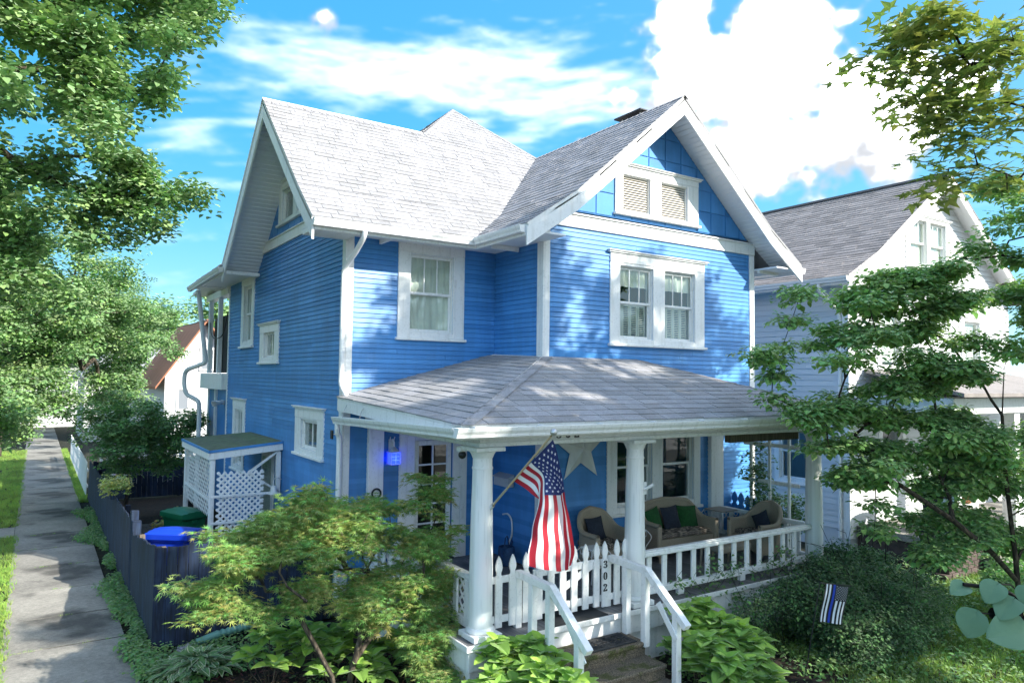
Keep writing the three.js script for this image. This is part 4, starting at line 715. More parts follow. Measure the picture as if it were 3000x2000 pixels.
{ // blue lantern, lit
  const l = thing('wall_lantern', 'white carriage lantern glowing blue beside the front door', 'lantern', [.85, 2.50, Z0 + .022]);
  part('backplate', G().cbox(-.05, .2, 0, .05, .40, .02).tube([[0, .34, .02], [0, .40, .07], [0, .36, .12], [0, .28, .12]], .014, 6, 18).tube([[-.03, .36, .03], [-.04, .44, .06]], .01, 5, 6).tube([[.03, .36, .03], [.04, .44, .06]], .01, 5, 6), M.metalWhite, l);
  part('roof', G().add(new THREE.ConeGeometry(.12, .10, 4, 1), new THREE.Matrix4().makeRotationY(Math.PI / 4).setPosition(0, .245, .12)).cbox(-.095, .185, .025, .095, .197, .215), M.metalWhite, l);
  const cg = G(); for (const x of [-.08, 0, .08]) { cg.cbox(x - .004, 0, .204, x + .004, .186, .212, .001); cg.cbox(x - .004, 0, .028, x + .004, .186, .036, .001); } for (const z of [.07, .12, .17]) { cg.cbox(-.084, 0, z - .004, -.076, .186, z + .004, .001); cg.cbox(.076, 0, z - .004, .084, .186, z + .004, .001); } cg.cbox(-.09, -.012, .022, .09, 0, .218, .003); for (const y of [.06, .12]) cg.cbox(-.082, y, .206, .082, y + .006, .211, .001);
  part('cage', cg, M.metalWhite, l);
  part('glass', G().box(-.074, .002, .04, .074, .184, .2), new THREE.MeshStandardMaterial({ color: col(.01, .02, .3), emissive: col(.01, .03, 1), emissiveIntensity: 1.0, roughness: .3 }), l);
  const pl = new THREE.PointLight(col(.02, .05, 1), .06, 0, 2); pl.position.set(0, .09, .26); pl.castShadow = true; pl.shadow.radius = 3; l.add(pl);
  const c = thing('security_camera', 'small black security camera under the porch column capital', 'camera', [.28, 3.03, 1.9]); part('mount', G().cbox(-.05, .0, -.05, .05, .06, .05), M.white, c); part('body', new THREE.SphereGeometry(.05, 16, 12).translate(0, -.04, .02), M.black, c);
  const s2 = thing('door_camera', 'black square camera on the corner board near the downspout', 'camera', [-.16, 3.0, -1.62]); part('body', G().cbox(-.012, -.07, -.05, .012, .07, .05), M.black, s2); part('arm', G().cone([0, 0, 0], [.13, .02, .04], .012, .012, 8), M.white, s2);
  const fl = thing('floodlight', 'white twin floodlight on the low rear extension wall', 'floodlight', [.05, 3.2, -10.9]); part('base', G().cbox(-.03, -.06, -.06, .04, .06, .06), M.white, fl); for (const s of [-1, 1]) part('head', G().cone([-.03, 0, s * .05], [-.26, -.04, s * .14 + .12], .05, .075, 12), M.white, fl);
}
// ---- lattice side entry against the left wall
{
  const e = thing('side_entry_porch', 'small side porch with mossy flat roof and white lattice screens', 'porch', [0, 0, 0]);
  part('roof', G().prism([[-1.40, 2.47, -4.86], [-.02, 2.60, -4.86], [-.02, 2.60, -7.5], [-1.40, 2.47, -7.9]], [0, .035, 0]), M.mossRoof, e);
  part('drip_edge', G().bar([-1.41, 2.475, -4.86], [-.02, 2.61, -4.86], .04, .05).bar([-1.41, 2.475, -4.84], [-1.41, 2.475, -7.9], .04, .05), M.blue[2], e);
  part('fascia', G().bar([-1.40, 2.385, -4.875], [-.02, 2.52, -4.875], .03, .13).bar([-1.40, 2.385, -4.86], [-1.40, 2.385, -7.9], .03, .13), M.white, e);
  for (const [x, z] of [[-1.33, -4.95], [-1.33, -7.7], [-.08, -4.95]]) part('post', G().cbox(x - .045, x > -.5 ? 1.55 : 0, z - .045, x + .045, 2.42, z + .045), M.white, e);
  part('brace', G().bar([-.66, 2.02, -4.95], [-.06, 2.46, -4.95], .04, .09, [0, 0, 1]).bar([-.66, 2.02, -4.95], [-.06, 1.62, -4.95], .04, .09, [0, 0, 1]), M.white, e);
  const lattice = (axis, a0, a1, y0, y1, fixed) => { const g = G(), st = axis === 'z' ? .16 : .115, H = y1 - y0; for (let i = -Math.ceil(H / st); i < (a1 - a0) / st; i++) for (const s of [1, -1]) { let p = [a0 + i * st, s > 0 ? y0 : y1], q = [a0 + i * st + H, s > 0 ? y1 : y0]; const cl = (A, B) => { let [x, y] = A; if (x < a0) { y += (B[1] - y) * (a0 - x) / (B[0] - x); x = a0; } if (x > a1) { y += (B[1] - y) * (a1 - x) / (B[0] - x); x = a1; } return [x, y]; }; if (q[0] <= a0 + .01 || p[0] >= a1 - .01) continue; const A = cl(p, q), B = cl(q, p); const o = s * .0045; axis === 'x' ? g.bar([A[0], A[1], fixed + o], [B[0], B[1], fixed + o], .008, .040, [0, 0, 1].map((v, k) => k === 2 ? 0 : v).map((v, k) => k === 1 ? 1 : v), .001) : g.bar([fixed + o, A[1], A[0]], [fixed + o, B[1], B[0]], .006, .036, [0, 1, 0], .001); } return g; };
  part('lattice_screen', lattice('x', -1.28, -.42, .45, 2.1, -4.72), M.white, e, 'stuff'); part('lattice_screen', lattice('z', -7.6, -5.0, 1.2, 2.38, -1.33), M.white, e, 'stuff');
  part('screen_rail', G().cbox(-1.40, 1.62, -4.70, -.3, 1.67, -4.67).cbox(-1.40, 1.12, -4.70, -.3, 1.17, -4.67).cbox(-1.40, .6, -4.70, -.3, .65, -4.67).cbox(-1.36, 1.5, -7.7, -1.345, 1.56, -4.9), M.white, e);
  part('step', G().cbox(-.6, -.02, -6.0, -.05, .35, -5.2), M.concrete[1], e);
  part('side_door', G().cbox(-.05, .5, -6.35, -.021, 2.42, -5.4), M.whiteOld, e); part('door_curtain', G().cbox(-.056, 1.1, -6.2, -.051, 2.2, -5.55), M.curtain, e); part('door_glass', G().cbox(-.064, 1.08, -6.22, -.060, 2.22, -5.53), M.glass, e);
  const b = thing('gooseneck_lamp', 'white enamel shade lamp hanging beside the lattice screen', 'lamp', [-.22, 1.62, -4.72]); part('shade', G().lathe([[.02, .16], [.05, .15], [.06, .06], [.13, .0], [.125, -.005], [.05, .05], [.02, .14]], 20), M.metalWhite, b); part('arm', G().tube([[0, .15, 0], [0, .26, -.02], [.1, .3, -.1], [.19, .25, -.16]], .01, 6, 16), M.metalWhite, b);
}
// ---- bins, compost, planter, hose
function bin(name, label, mat, pos, turn) {
  const t = thing(name, label, 'bin', pos, turn); const b = G(), s = (y, k) => [[-.27 * k, y, .33 * k], [.27 * k, y, .33 * k], [.27 * k, y, -.33 * k], [-.27 * k, y, -.33 * k]];
  b.hexa([...s(.08, .84), ...s(.98, 1.0)]); b.cbox(-.29, .93, -.35, .29, .985, .35, .012); b.cbox(-.12, .6, .30, .12, .66, .335); b.cbox(-.05, .86, .33, .05, .93, .37); part('body', b, mat, t);
  const l = new THREE.BoxGeometry(.64, .09, .80, 12, 2, 12), p = l.attributes.position; for (let i = 0; i < p.count; i++) { const x = p.getX(i) / .32, z = p.getZ(i) / .4; if (p.getY(i) > 0) p.setY(i, .045 + .07 * (1 - x * x) * (1 - .5 * z * z) + .008 * Math.cos(x * 14)); } l.computeVertexNormals(); l.translate(0, 1.03, .02); const lid = part('lid', l, mat, t); for (let i = -2; i <= 2; i++) part('rib', G().tube([[i * .1, 1.095 - Math.abs(i) * .012, -.26], [i * .1, 1.125 - i * i * .012, 0], [i * .1, 1.10 - Math.abs(i) * .012, .28]], .012, 6, 10), mat, lid);
  part('hinge', G().cbox(-.24, .97, -.42, -.12, 1.06, -.37).cbox(.12, .97, -.42, .24, 1.06, -.37), mat, t); part('handle', G().cone([-.24, 1.0, -.41], [.24, 1.0, -.41], .016, .016, 8), mat, t);
  for (const x of [-.25, .25]) part('wheel', G().add(new THREE.CylinderGeometry(.12, .12, .05, 20), new THREE.Matrix4().makeRotationZ(Math.PI / 2).setPosition(x, .12, -.31)), M.black, t);
}
bin('recycling_bin', 'blue wheeled recycling bin behind the dark plank fence', M.binBlue, [-2.02, .02, -4.6], .9);
bin('garden_waste_bin', 'green wheeled bin beside the white lattice screen', M.binGreen, [-1.52, .02, -6.6], .4);
{
  const c = thing('compost_bin', 'black round compost bin in front of the back fence', 'compost bin', [-.10, 0, -13.2]); part('body', G().lathe([[0, 0], [.40, 0], [.40, .06], [.36, .85], [.32, .90], [0, .90]], 28), M.compost, c); part('lid', G().lathe([[.34, .90], [.35, .93], [.25, .97], [0, .98]], 28), M.compost, c);
  const h = thing('drain_hose', 'pale green corrugated drain pipe lying along the fence foot', 'drain pipe', [-1.99, .10, -1.50], .30);
  const pts = []; for (let i = 0; i <= 60; i++) pts.push([.055 + .009 * Math.sin(i * 1.57), i * .022]); part('corrugation', G().lathe(pts, 16, new THREE.Matrix4().makeRotationZ(-Math.PI / 2).setPosition(.12, .03, 0)), M.hose, h); part('outlet', G().cone([-.18, .0, 0], [.14, .03, 0], .05, .06, 12).cone([.14, .03, 0], [-.18, 0, 0], .052, .042, 12), M.hose, h);
  const sl = thing('splash_block', 'two grey-blue roofing slates stacked on the soil by the fence', 'slates', [-2.28, .03, -1.42], .5); part('slate', G().cbox(-.12, 0, -.09, .12, .03, .09, .02), M.shingle[2], sl); part('slate', G().cbox(-.10, .031, -.10, .14, .055, .07, .02), M.shingle[1], sl);
}
// ---- navy plank fences
function plankFence(label, a, b, y0, tops, w, mat, opt = {}) {
  const A = V(a[0], 0, a[1]), B = V(b[0], 0, b[1]), L = A.distanceTo(B), d = B.clone().sub(A).divideScalar(L), t = thing('plank_fence', label, 'fence', [a[0], 0, a[1]], Math.atan2(-d.z, d.x)); const n = Math.round(L / w);
  for (let i = 0; i < n; i++) { const x = i * L / n, q = x / L, top = tops(q) + rr(-.025, .02), g = G(), ww = L / n - .006; const jag = rr(-.02, .02); g.hexa([[x, y0 + rr(0, .02), .011], [x + ww, y0 + rr(0, .02), .011], [x + ww, y0, -.011], [x, y0, -.011], [x, top, .011], [x + ww, top + jag + (tops((x + ww) / L) - tops(q)), .011], [x + ww, top + jag + (tops((x + ww) / L) - tops(q)), -.011], [x, top, -.011]]); part('plank', g, i % 2 ? M.navy : M.navy2, t); }
  for (const h of [.3, .75]) part('rail', G().cbox(0, y0 + (tops(.5) - y0) * h, -.09, L, y0 + (tops(.5) - y0) * h + .085, -.012), opt.rail || M.navy2, t);
  for (let x = 0; x <= L + .01; x += opt.post || 2.4) part('post', G().cbox(Math.min(x, L - .09), -.05, -.185, Math.min(x, L - .09) + .09, tops(Math.min(1, x / L)) + (opt.postUp ?? -.03), -.095), opt.rail || M.navy2, t);
  return t;
}
plankFence('dark navy plank fence panel with weathered foot facing the garden bed', [-2.69, -1.70], [-.06, -1.70], .02, q => 1.47 - .06 * q, .145, M.navy);
plankFence('dark navy plank fence along the sidewalk with a ragged bare top edge', [-2.70, -4.45], [-2.70, -1.69], .0, q => lerp(1.16, 1.47, q), .145, M.navy, { rail: M.bareWood });
{ const t = plankFence('long dark navy plank fence along the sidewalk with a flower box on top', [-2.71, -16.3], [-2.71, -4.75], .0, q => lerp(1.22, 1.36, q) + .16 * sm(.985, 1, q), .145, M.navy); t.userData.label = 'long dark navy plank fence along the sidewalk carrying a flower box'; }
{ const t = thing('fence_post', 'stepped blue-grey fence post where the two sidewalk fences meet', 'fence post', [-2.66, 0, -4.58]); part('shaft', G().cbox(-.06, 0, -.12, .06, 1.52, -.02).cbox(-.05, 0, -.018, .09, 1.34, .1), M.navy, t); part('cap', G().cbox(-.05, 1.341, -.018, .09, 1.36, .1), M.navy, t); }
plankFence('dark plank fence with open slots at the back of the fenced yard', [-2.6, -16.2], [1.6, -15.9], .0, q => 1.18 + .02 * Math.sin(q * 9), .15, M.navy2);
{ // brackets of pickets far along the sidewalk
  const t = thing('picket_fence', 'white picket fence along the sidewalk beyond the dark planks', 'fence', [-2.75, 0, -16.9]); for (let i = 0; i < 70; i++) { const z = -i * .17; part('picket', G().cbox(-.012, .08, z - .085, .012, 1.05, z, .004).prism([[-.012, 1.05, z - .085], [-.012, 1.05, z], [-.012, 1.12, z - .042]], [.024, 0, 0]), M.white, t); } part('rail', G().cbox(.013, .3, -12, .05, .38, 0).cbox(.013, .8, -12, .05, .88, 0), M.white, t);
  const u = thing('picket_fence', 'white picket fence glimpsed behind the dark back yard fence', 'fence', [-2.3, 0, -18.4]); for (let i = 0; i < 26; i++) { const x = i * .19; part('picket', G().cbox(x, .1, -.012, x + .1, 1.5, .012, .004).prism([[x, 1.5, -.012], [x + .1, 1.5, -.012], [x + .05, 1.58, -.012]], [0, 0, .024]), M.white, u); } part('rail', G().cbox(0, .4, -.05, 5, .48, -.013).cbox(0, 1.1, -.05, 5, 1.18, -.013), M.white, u);
  const s = thing('back_stairs', 'white wooden back stairs with railing behind the yard', 'stairs', [.2, 0, -17.2]); for (let i = 0; i < 6; i++) part('step', G().cbox(i * .27, i * .19, -.5, i * .27 + .3, i * .19 + .05, .5), M.whiteOld, s); part('handrail', G().bar([0, .9, .5], [1.6, 2.05, .5], .05, .09), M.white, s); for (let i = 0; i < 8; i++) part('baluster', G().cbox(i * .2, i * .15, .48, i * .2 + .04, .9 + i * .145, .52), M.white, s);
}
// ================================================================ neighbouring houses
const ROWS = .13;
function sidingWall(parent, at, pts, holes, x0, x1, y0, y1, casings, expo, mats) { const w = wallMesh(parent, 'wall', at, pts, holes, mats[0], .12); const keep = boardCount; boardCount = 0; clapboards(w, x0, x1, y0, y1, casings, expo, mats, true, 60); boardCount = keep; return w; }
{
  const h = thing('white_house', 'white clapboard gabled house with brown-grey shingle roof next door', 'house', [0, 0, 0]);
  const cx = 16.0, xl = 11.81, xr = 20.19, ey = 6.42, ry = 9.58, ky = 7.1, hk = 3.55, he = 4.8, zb = -13;
  const wins = [[14.6, 15.45, 7.05, 8.25], [15.62, 16.45, 7.05, 8.25]], w2 = [[13.2, 14.1, 4.35, 5.7], [17.4, 18.3, 4.35, 5.7]], w1 = [[13.2, 14.1, 1.5, 2.9], [16.2, 17.1, .75, 2.9]];
  const cs = [[14.4, 16.65, 6.95, 8.4], [13.03, 14.27, 4.22, 5.85], [17.23, 18.47, 4.22, 5.85], [13.03, 14.27, 1.37, 3.05], [16.03, 17.27, .7, 3.05]];
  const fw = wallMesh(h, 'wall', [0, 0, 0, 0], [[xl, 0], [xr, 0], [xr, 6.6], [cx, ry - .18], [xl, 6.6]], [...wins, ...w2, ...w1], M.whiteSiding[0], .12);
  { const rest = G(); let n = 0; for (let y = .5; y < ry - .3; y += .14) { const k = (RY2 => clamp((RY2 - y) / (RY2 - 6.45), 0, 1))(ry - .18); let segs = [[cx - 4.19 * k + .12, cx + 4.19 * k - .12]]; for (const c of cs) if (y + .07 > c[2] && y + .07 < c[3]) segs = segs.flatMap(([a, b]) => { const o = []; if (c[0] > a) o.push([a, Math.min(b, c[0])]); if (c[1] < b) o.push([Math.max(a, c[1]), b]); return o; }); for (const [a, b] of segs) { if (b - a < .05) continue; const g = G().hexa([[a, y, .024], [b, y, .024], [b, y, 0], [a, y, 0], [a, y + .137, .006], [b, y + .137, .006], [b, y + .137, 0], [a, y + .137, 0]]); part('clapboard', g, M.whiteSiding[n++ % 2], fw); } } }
  windowOn(h, [0, 0, 0, 0], cs[0], wins, { header: .15, lites: 3, curtain: 'blind', drop: .0 }); windowOn(h, [0, 0, 0, 0], cs[1], [w2[0]], { header: .15, lites: 1, curtain: 'blind', drop: .1 }); windowOn(h, [0, 0, 0, 0], cs[2], [w2[1]], { header: .15, lites: 1, curtain: 'blind', drop: .1 }); windowOn(h, [0, 0, 0, 0], cs[3], [w1[0]], { header: .15, lites: 1 });
  part('front_door', G().cbox(16.05, .75, .0, 16.2, 3.0, .04).cbox(17.1, .75, 0, 17.25, 3.0, .04).cbox(16.2, 2.9, 0, 17.1, 3.0, .04).cbox(16.21, .76, -.07, 17.09, 2.89, -.03), M.white, h);
  // left side wall with windows
  const lw = [[-3.9, -3.0, 4.2, 5.75], [-4.2, -3.3, 1.4, 2.9], [-1.9, -1.1, 1.5, 2.9]], lc = lw.map(w => [w[0] - .14, w[1] + .14, w[2] - .12, w[3] + .15]);
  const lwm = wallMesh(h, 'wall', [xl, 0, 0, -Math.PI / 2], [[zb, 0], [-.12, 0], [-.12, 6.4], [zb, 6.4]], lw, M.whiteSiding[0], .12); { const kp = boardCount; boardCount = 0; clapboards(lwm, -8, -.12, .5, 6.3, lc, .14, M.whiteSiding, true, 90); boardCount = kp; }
  lw.forEach((w, i) => windowOn(h, [xl, 0, 0, -Math.PI / 2], lc[i], [w], { header: .13, lites: 3, curtain: i === 0 ? 'blind' : undefined, drop: .0, blindMat: M.greySiding }));
  part('corner_board', G().cbox(xl - .03, .3, -.13, xl, 6.4, .03).cbox(xl, .3, .001, xl + .12, 6.4, .032), M.white, h);
  part('rear_wall', G().box(xl + .13, 0, zb, xr, 6.4, zb + .1).box(xr - .1, 0, zb + .11, xr, 6.4, -.13), M.whiteSiding[0], h);
  part('floors', G().box(xl + .13, 3.3, zb + .12, xr - .11, 3.5, -.13).box(xl + .13, 6.2, zb + .12, xr - .11, 6.35, -.13), M.room, h);
  const r = part('roof', G().box(cx - .2, ry - .2, -6, cx + .2, ry - .16, -5.5), M.underlay, h); const zf2 = .42;
  facet(r, [[cx - he, ey, zb], [cx - he, ey, zf2], [cx - hk, ky, zf2], [cx - hk, ky, zb]], { mats: M.shingleB, expo: .15, tab: .4 });
  facet(r, [[cx - hk, ky, zb], [cx - hk, ky, zf2], [cx, ry, zf2], [cx, ry, zb]], { mats: M.shingleB, expo: .15, tab: .4 });
  facet(r, [[cx + hk, ky, zf2], [cx + hk, ky, zb], [cx, ry, zb], [cx, ry, zf2]], { bare: true, deck: M.shingleB[1] }); facet(r, [[cx + he, ey, zf2], [cx + he, ey, zb], [cx + hk, ky, zb], [cx + hk, ky, zf2]], { bare: true, deck: M.shingleB[1] });
  const k = restShingle[r.uuid]; k.g.forEach((g, i) => part('shingle_field', g, k.mats[i], r, 'stuff'));
  part('ridge_cap', G().prism([[cx - .14, ry - .05, zf2], [cx, ry + .05, zf2], [cx + .14, ry - .05, zf2]], [0, 0, zb - zf2]), M.rubber, r);
  for (const s of [-1, 1]) { const g = G(); g.prism([[cx, ry - .06, zf2 - .03], [cx + s * hk, ky - .06, zf2 - .03], [cx + s * hk, ky - .30, zf2 - .03], [cx, ry - .32, zf2 - .03]], [0, 0, .03]); g.prism([[cx + s * hk, ky - .06, zf2 - .03], [cx + s * he, ey - .06, zf2 - .03], [cx + s * he, ey - .26, zf2 - .03], [cx + s * hk, ky - .30, zf2 - .03]], [0, 0, .03]); part('rake_board', g, M.white, h); part('soffit', G().prism([[cx, ry - .13, zf2 - .04], [cx + s * hk, ky - .13, zf2 - .04], [cx + s * hk, ky - .16, zf2 - .04], [cx, ry - .16, zf2 - .04]], [0, 0, -zf2 + .04]), M.soffit, h); }
  part('eave_soffit', G().box(cx - he + .02, ey - .16, zb, xl - .031, ey - .13, zf2 - .05), M.soffit, h); part('fascia', G().cbox(cx - he, ey - .2, zb, cx - he + .03, ey - .04, zf2 - .04), M.white, h);
  part('gutter', gutter([cx - he - .01, ey - .03, zb], [cx - he - .01, ey - .03, zf2], [-1, 0, 0]), M.metalWhite, h);
  part('downspout', G().tube([[11.12, 6.27, -.3], [11.15, 6.1, -.3], [11.6, 5.8, -.25], [11.74, 5.6, -.2], [11.74, 3, -.2], [11.74, .3, -.2]], .04, 8, 40), M.white, h);
  // porch: floor, columns, hipped roof, base wall
  const p = part('porch_floor', G().box(12.0, .45, .05, 20, .6, 2.3), M.concrete[2], h); part('porch_base', G().box(12.05, -.05, .05, 19.95, .45, 2.2), M.brick[0], h);
  part('porch_wall', G().cbox(14.8, .6, 2.05, 19.9, 1.25, 2.25).cbox(12.1, .6, 2.05, 13.0, 1.25, 2.25), M.white, h);
  for (const x of [12.25, 15.1, 17.8, 19.8]) part('porch_column', G().cbox(x - .14, .6, 1.9, x + .14, 3.3, 2.2), M.white, h);
  part('porch_beam', G().cbox(12.0, 3.3, 1.85, 20, 3.65, 2.25).cbox(12.0, 3.31, .05, 12.3, 3.64, 1.84), M.white, h); part('porch_roof', G().prism([[11.7, 3.68, 2.6], [20.3, 3.68, 2.6], [19.6, 4.2, .04], [12.4, 4.2, .04]], [0, .08, 0]), M.shingleB[2], h); part('porch_ceiling', G().box(11.9, 3.6, .05, 20, 3.66, 1.8), M.soffit, h);
  const st = thing('brick_steps', 'grey brick retaining wall and steps leading to the white house', 'steps', [11.7, 0, 2.5]); for (let i = 0; i < 3; i++) part('step', G().cbox(.9, 0, i * .32, 2.6, .45 - i * .15, .32 + i * .32, .01), M.concrete[1], st); for (let i = 0; i < 4; i++) for (let j = 0; j < 9; j++) { if (j * .26 > 2.2 - i * .1) continue; part('brick', G().cbox(-.6 + j * .26 + (i % 2) * .12, i * .14, -.25, -.6 + j * .26 + (i % 2) * .12 + .245, i * .14 + .13, -.02, .008), M.brick[(i + j * 2) % 3], st); }
  bin('trash_can', 'black wheeled rubbish bin on the white house porch', M.rubber, [12.85, .6, 1.55], .2);
  const pot = thing('terracotta_pots', 'stack of orange clay pots on the neighbouring porch', 'pots', [13.6, .6, 1.7]); for (let i = 0; i < 3; i++) part('pot', G().lathe([[0, 0], [.13, 0], [.18, .24], [.2, .24], [.2, .3], [.17, .3], [0, .28]], 16, new THREE.Matrix4().makeTranslation(rr(-.03, .03), .65 + i * .27, 0)), M.terracotta, pot); part('stand', G().cbox(-.2, 0, -.2, .2, .64, .2), M.whiteOld, pot);
  const hb = thing('hanging_basket_pole', 'thin black garden pole standing in the shrubs by the porch', 'garden pole', [8.15, 0, 2.9]); part('pole', G().cone([0, 0, 0], [-.08, 1.75, .05], .009, .007, 6).tube([[-.08, 1.75, .05], [-.1, 1.9, .05], [-.2, 1.92, .05], [-.22, 1.82, .05]], .007, 6, 12), M.black, hb);
}
function farHouse(label, pos, w, d, wallH, ridge, roofMat, wallMat, axis, extra) {
  const h = thing('neighbour_house', label, 'house', pos); const e = .45;
  part('wall', G().box(-w / 2, 0, -d / 2, w / 2, wallH, d / 2), wallMat, h);
  const r = G(); if (axis === 'z') { part('gable', G().prism([[-w / 2, wallH, d / 2 - .01], [w / 2, wallH, d / 2 - .01], [0, ridge - .12, d / 2 - .01]], [0, 0, -d + .02]), wallMat, h); for (const s of [-1, 1]) r.prism([[0, ridge, d / 2 + e], [s * (w / 2 + e), wallH - (ridge - wallH) * e / (w / 2), d / 2 + e], [s * (w / 2 + e), wallH - (ridge - wallH) * e / (w / 2), -d / 2 - e], [0, ridge, -d / 2 - e]], [0, .12, 0]); }
  else r.prism([[-w / 2 - e, wallH, d / 2 + e], [w / 2 + e, wallH, d / 2 + e], [w / 2 - w * .28, ridge, 0], [-w / 2 + w * .28, ridge, 0]], [0, .1, 0]).prism([[-w / 2 - e, wallH, -d / 2 - e], [-w / 2 - e, wallH, d / 2 + e], [-w / 2 + w * .28, ridge, 0]], [0, .1, 0]).prism([[w / 2 + e, wallH, d / 2 + e], [w / 2 + e, wallH, -d / 2 - e], [w / 2 - w * .28, ridge, 0]], [0, .1, 0]).prism([[w / 2 + e, wallH, -d / 2 - e], [-w / 2 - e, wallH, -d / 2 - e], [-w / 2 + w * .28, ridge, 0], [w / 2 - w * .28, ridge, 0]], [0, .1, 0]);
  part('roof', r, roofMat, h);
  for (const [x, y, ww, hh] of extra) { const q = part('window', G().cbox(x - ww / 2 - .1, y - .1, d / 2, x + ww / 2 + .1, y, d / 2 + .06).cbox(x - ww / 2 - .1, y + hh, d / 2, x + ww / 2 + .1, y + hh + .12, d / 2 + .06).cbox(x - ww / 2 - .1, y, d / 2, x - ww / 2, y + hh, d / 2 + .05).cbox(x + ww / 2, y, d / 2, x + ww / 2 + .1, y + hh, d / 2 + .05), M.white, h); part('pane', G().cbox(x - ww / 2, y, d / 2 + .001, x + ww / 2, y + hh, d / 2 + .02), M.farPane, q); }
  return h;
}
{
  const a = farHouse('cream gabled house with orange roof and solar panels behind the rear deck', [2.5, 0, -31], 3.4, 8, 3.9, 6.45, M.orangeRoof, M.whiteSiding[0], 'z', [[.1, 4.2, .5, .9], [-.9, 2.3, .4, .9]]);
  part('solar_panel', G().prism([[.35, 6.05, 2.2], [1.2, 4.78, 2.2], [1.2, 4.78, -2], [.35, 6.05, -2]], [0, .16, 0]), M.solar, a);
  farHouse('white house with low grey hipped roof behind the street trees', [1.4, 0, -42], 6.5, 8, 3.6, 5.5, M.shingle[3], M.whiteSiding[1], 'x', [[-1.8, 2.2, .8, 1.3], [.6, 2.2, .8, 1.3]]);
  farHouse('far white house with brown hipped roof beyond the street trees', [-1.0, 0, -56], 8, 8, 4.6, 7.4, M.brick[1], M.whiteSiding[0], 'x', [[-1.5, 2.4, .9, 1.3], [1.5, 2.4, .9, 1.3]]);
  farHouse('distant pale bungalow with grey roof at the end of the sidewalk', [2.0, 0, -74], 9, 8, 3.6, 6.4, M.shingle[1], M.whiteSiding[1], 'x', [[-2, 1.4, 1, 1.3], [2, 1.4, 1, 1.3]]);
  const w = solo('utility_cable', G().tube([[.05, 5.55, -12.9], [-.8, 5.45, -18], [-2.2, 5.7, -26], [-5.5, 6.6, -45]], .014, 5, 50), M.black, 'thin black utility cable running from the rear deck to the trees', 'cable');
  const lp = solo('cable_loop', G().tube([[.05, 5.5, -12.9], [-.05, 5.1, -12.2], [-.08, 4.95, -11.4], [-.06, 5.05, -10.6], [-.03, 5.6, -10.25]], .014, 5, 30), M.black, 'sagging black cable loop along the rear deck posts', 'cable');
}
// ================================================================ vegetation kit
function leafShape(pts, fold = .12, droop = .15) { // pts: half outline [y, halfwidth] from base to tip, unit length; returns Geo along +y, facing +z
  const g = G(); const P = (y, x) => [x, y, Math.abs(x) * fold - droop * y * y];
  for (let i = 0; i < pts.length - 1; i++) { const [y0, w0] = pts[i], [y1, w1] = pts[i + 1]; for (const s of [-1, 1]) { const a = P(y0, 0), b = P(y0, s * w0), c = P(y1, s * w1), d = P(y1, 0); if (s > 0) { if (w0 > 1e-4) g.tri(a, b, c); g.tri(a, c, d); } else { if (w0 > 1e-4) g.tri(a, c, b); g.tri(a, d, c); } } }
  return g;
}
function smooth(g) { const b = g.build(); b.deleteAttribute('normal'); b.deleteAttribute('uv'); const m = mergeVertices(b, 1e-4); m.computeVertexNormals(); return m; }
// broad leaf as a rippled sheet with a sunken midrib and side veins
function sheetLeaf(w, fold, droop, rip) { const g = G(), NU = 14, NV = 12, P = (i, j) => { const y = i / NU, a = j / NV * 2 - 1, hw = w * Math.pow(Math.sin(Math.PI * Math.pow(y, .72)), .62) * (1 - .25 * y) + (y < .02 || y > .98 ? 0 : .004), x = a * hw, v = Math.abs(Math.sin((y * 1.0 - Math.abs(a) * .22) * Math.PI * 6)); return [x, y - .10 * Math.pow(Math.abs(a), 2) * (y < .3 ? 1 - y / .3 : 0), Math.abs(a) * fold * hw - droop * y * y + rip * Math.sin(y * 9 + a * 2) * Math.abs(a) + .012 * v * (1 - Math.abs(a) * .5) + .02 * Math.min(1, Math.abs(a) * 6)]; }; for (let i = 0; i < NU; i++) for (let j = 0; j < NV; j++) g.quad(P(i, j), P(i, j + 1), P(i + 1, j + 1), P(i + 1, j)); return smooth(g); }
function lobedLeaf(lobes, notch, fold = .1) { // palmate leaf: lobes [angle, length]
  const g = G(), pts = []; lobes.forEach(([a, l], i) => { const t = a * Math.PI / 180; pts.push([Math.sin(t) * l, Math.cos(t) * l]); if (i < lobes.length - 1) { const t2 = (a + lobes[i + 1][0]) / 2 * Math.PI / 180, n = notch * Math.min(l, lobes[i + 1][1]); pts.push([Math.sin(t2) * n, Math.cos(t2) * n]); } });
  for (let i = 0; i < pts.length - 1; i++) { const z = p => -fold * (p[0] * p[0] + p[1] * p[1]) + (Math.hypot(p[0], p[1]) < .6 ? .04 : 0); g.tri([0, 0, 0], [pts[i + 1][0], pts[i + 1][1], z(pts[i + 1])], [pts[i][0], pts[i][1], z(pts[i])]); } return g;
}
const LEAF = {
  ovate: leafShape([[0, 0], [.12, .26], [.38, .36], [.7, .22], [1, 0]]), heart: leafShape([[0, 0], [.06, .30], [.32, .44], [.66, .30], [1, 0]], .14, .22),
  oval: leafShape([[0, 0], [.1, .20], [.3, .33], [.55, .34], [.8, .20], [1, 0]], .22, .25), lance: leafShape([[0, 0], [.2, .12], [.5, .16], [.8, .09], [1, 0]], .2, .35), small: leafShape([[0, 0], [.4, .34], [1, 0]], .1, .1),
  maple: lobedLeaf([[-125, .45], [-68, .78], [0, 1], [68, .78], [125, .45]], .52), jmaple: lobedLeaf([[-112, .55], [-72, .82], [-35, .95], [0, 1.05], [35, .95], [72, .82], [112, .55]], .26, .16), blade: leafShape([[0, .03], [.5, .028], [1, 0]], 0, .35),
};
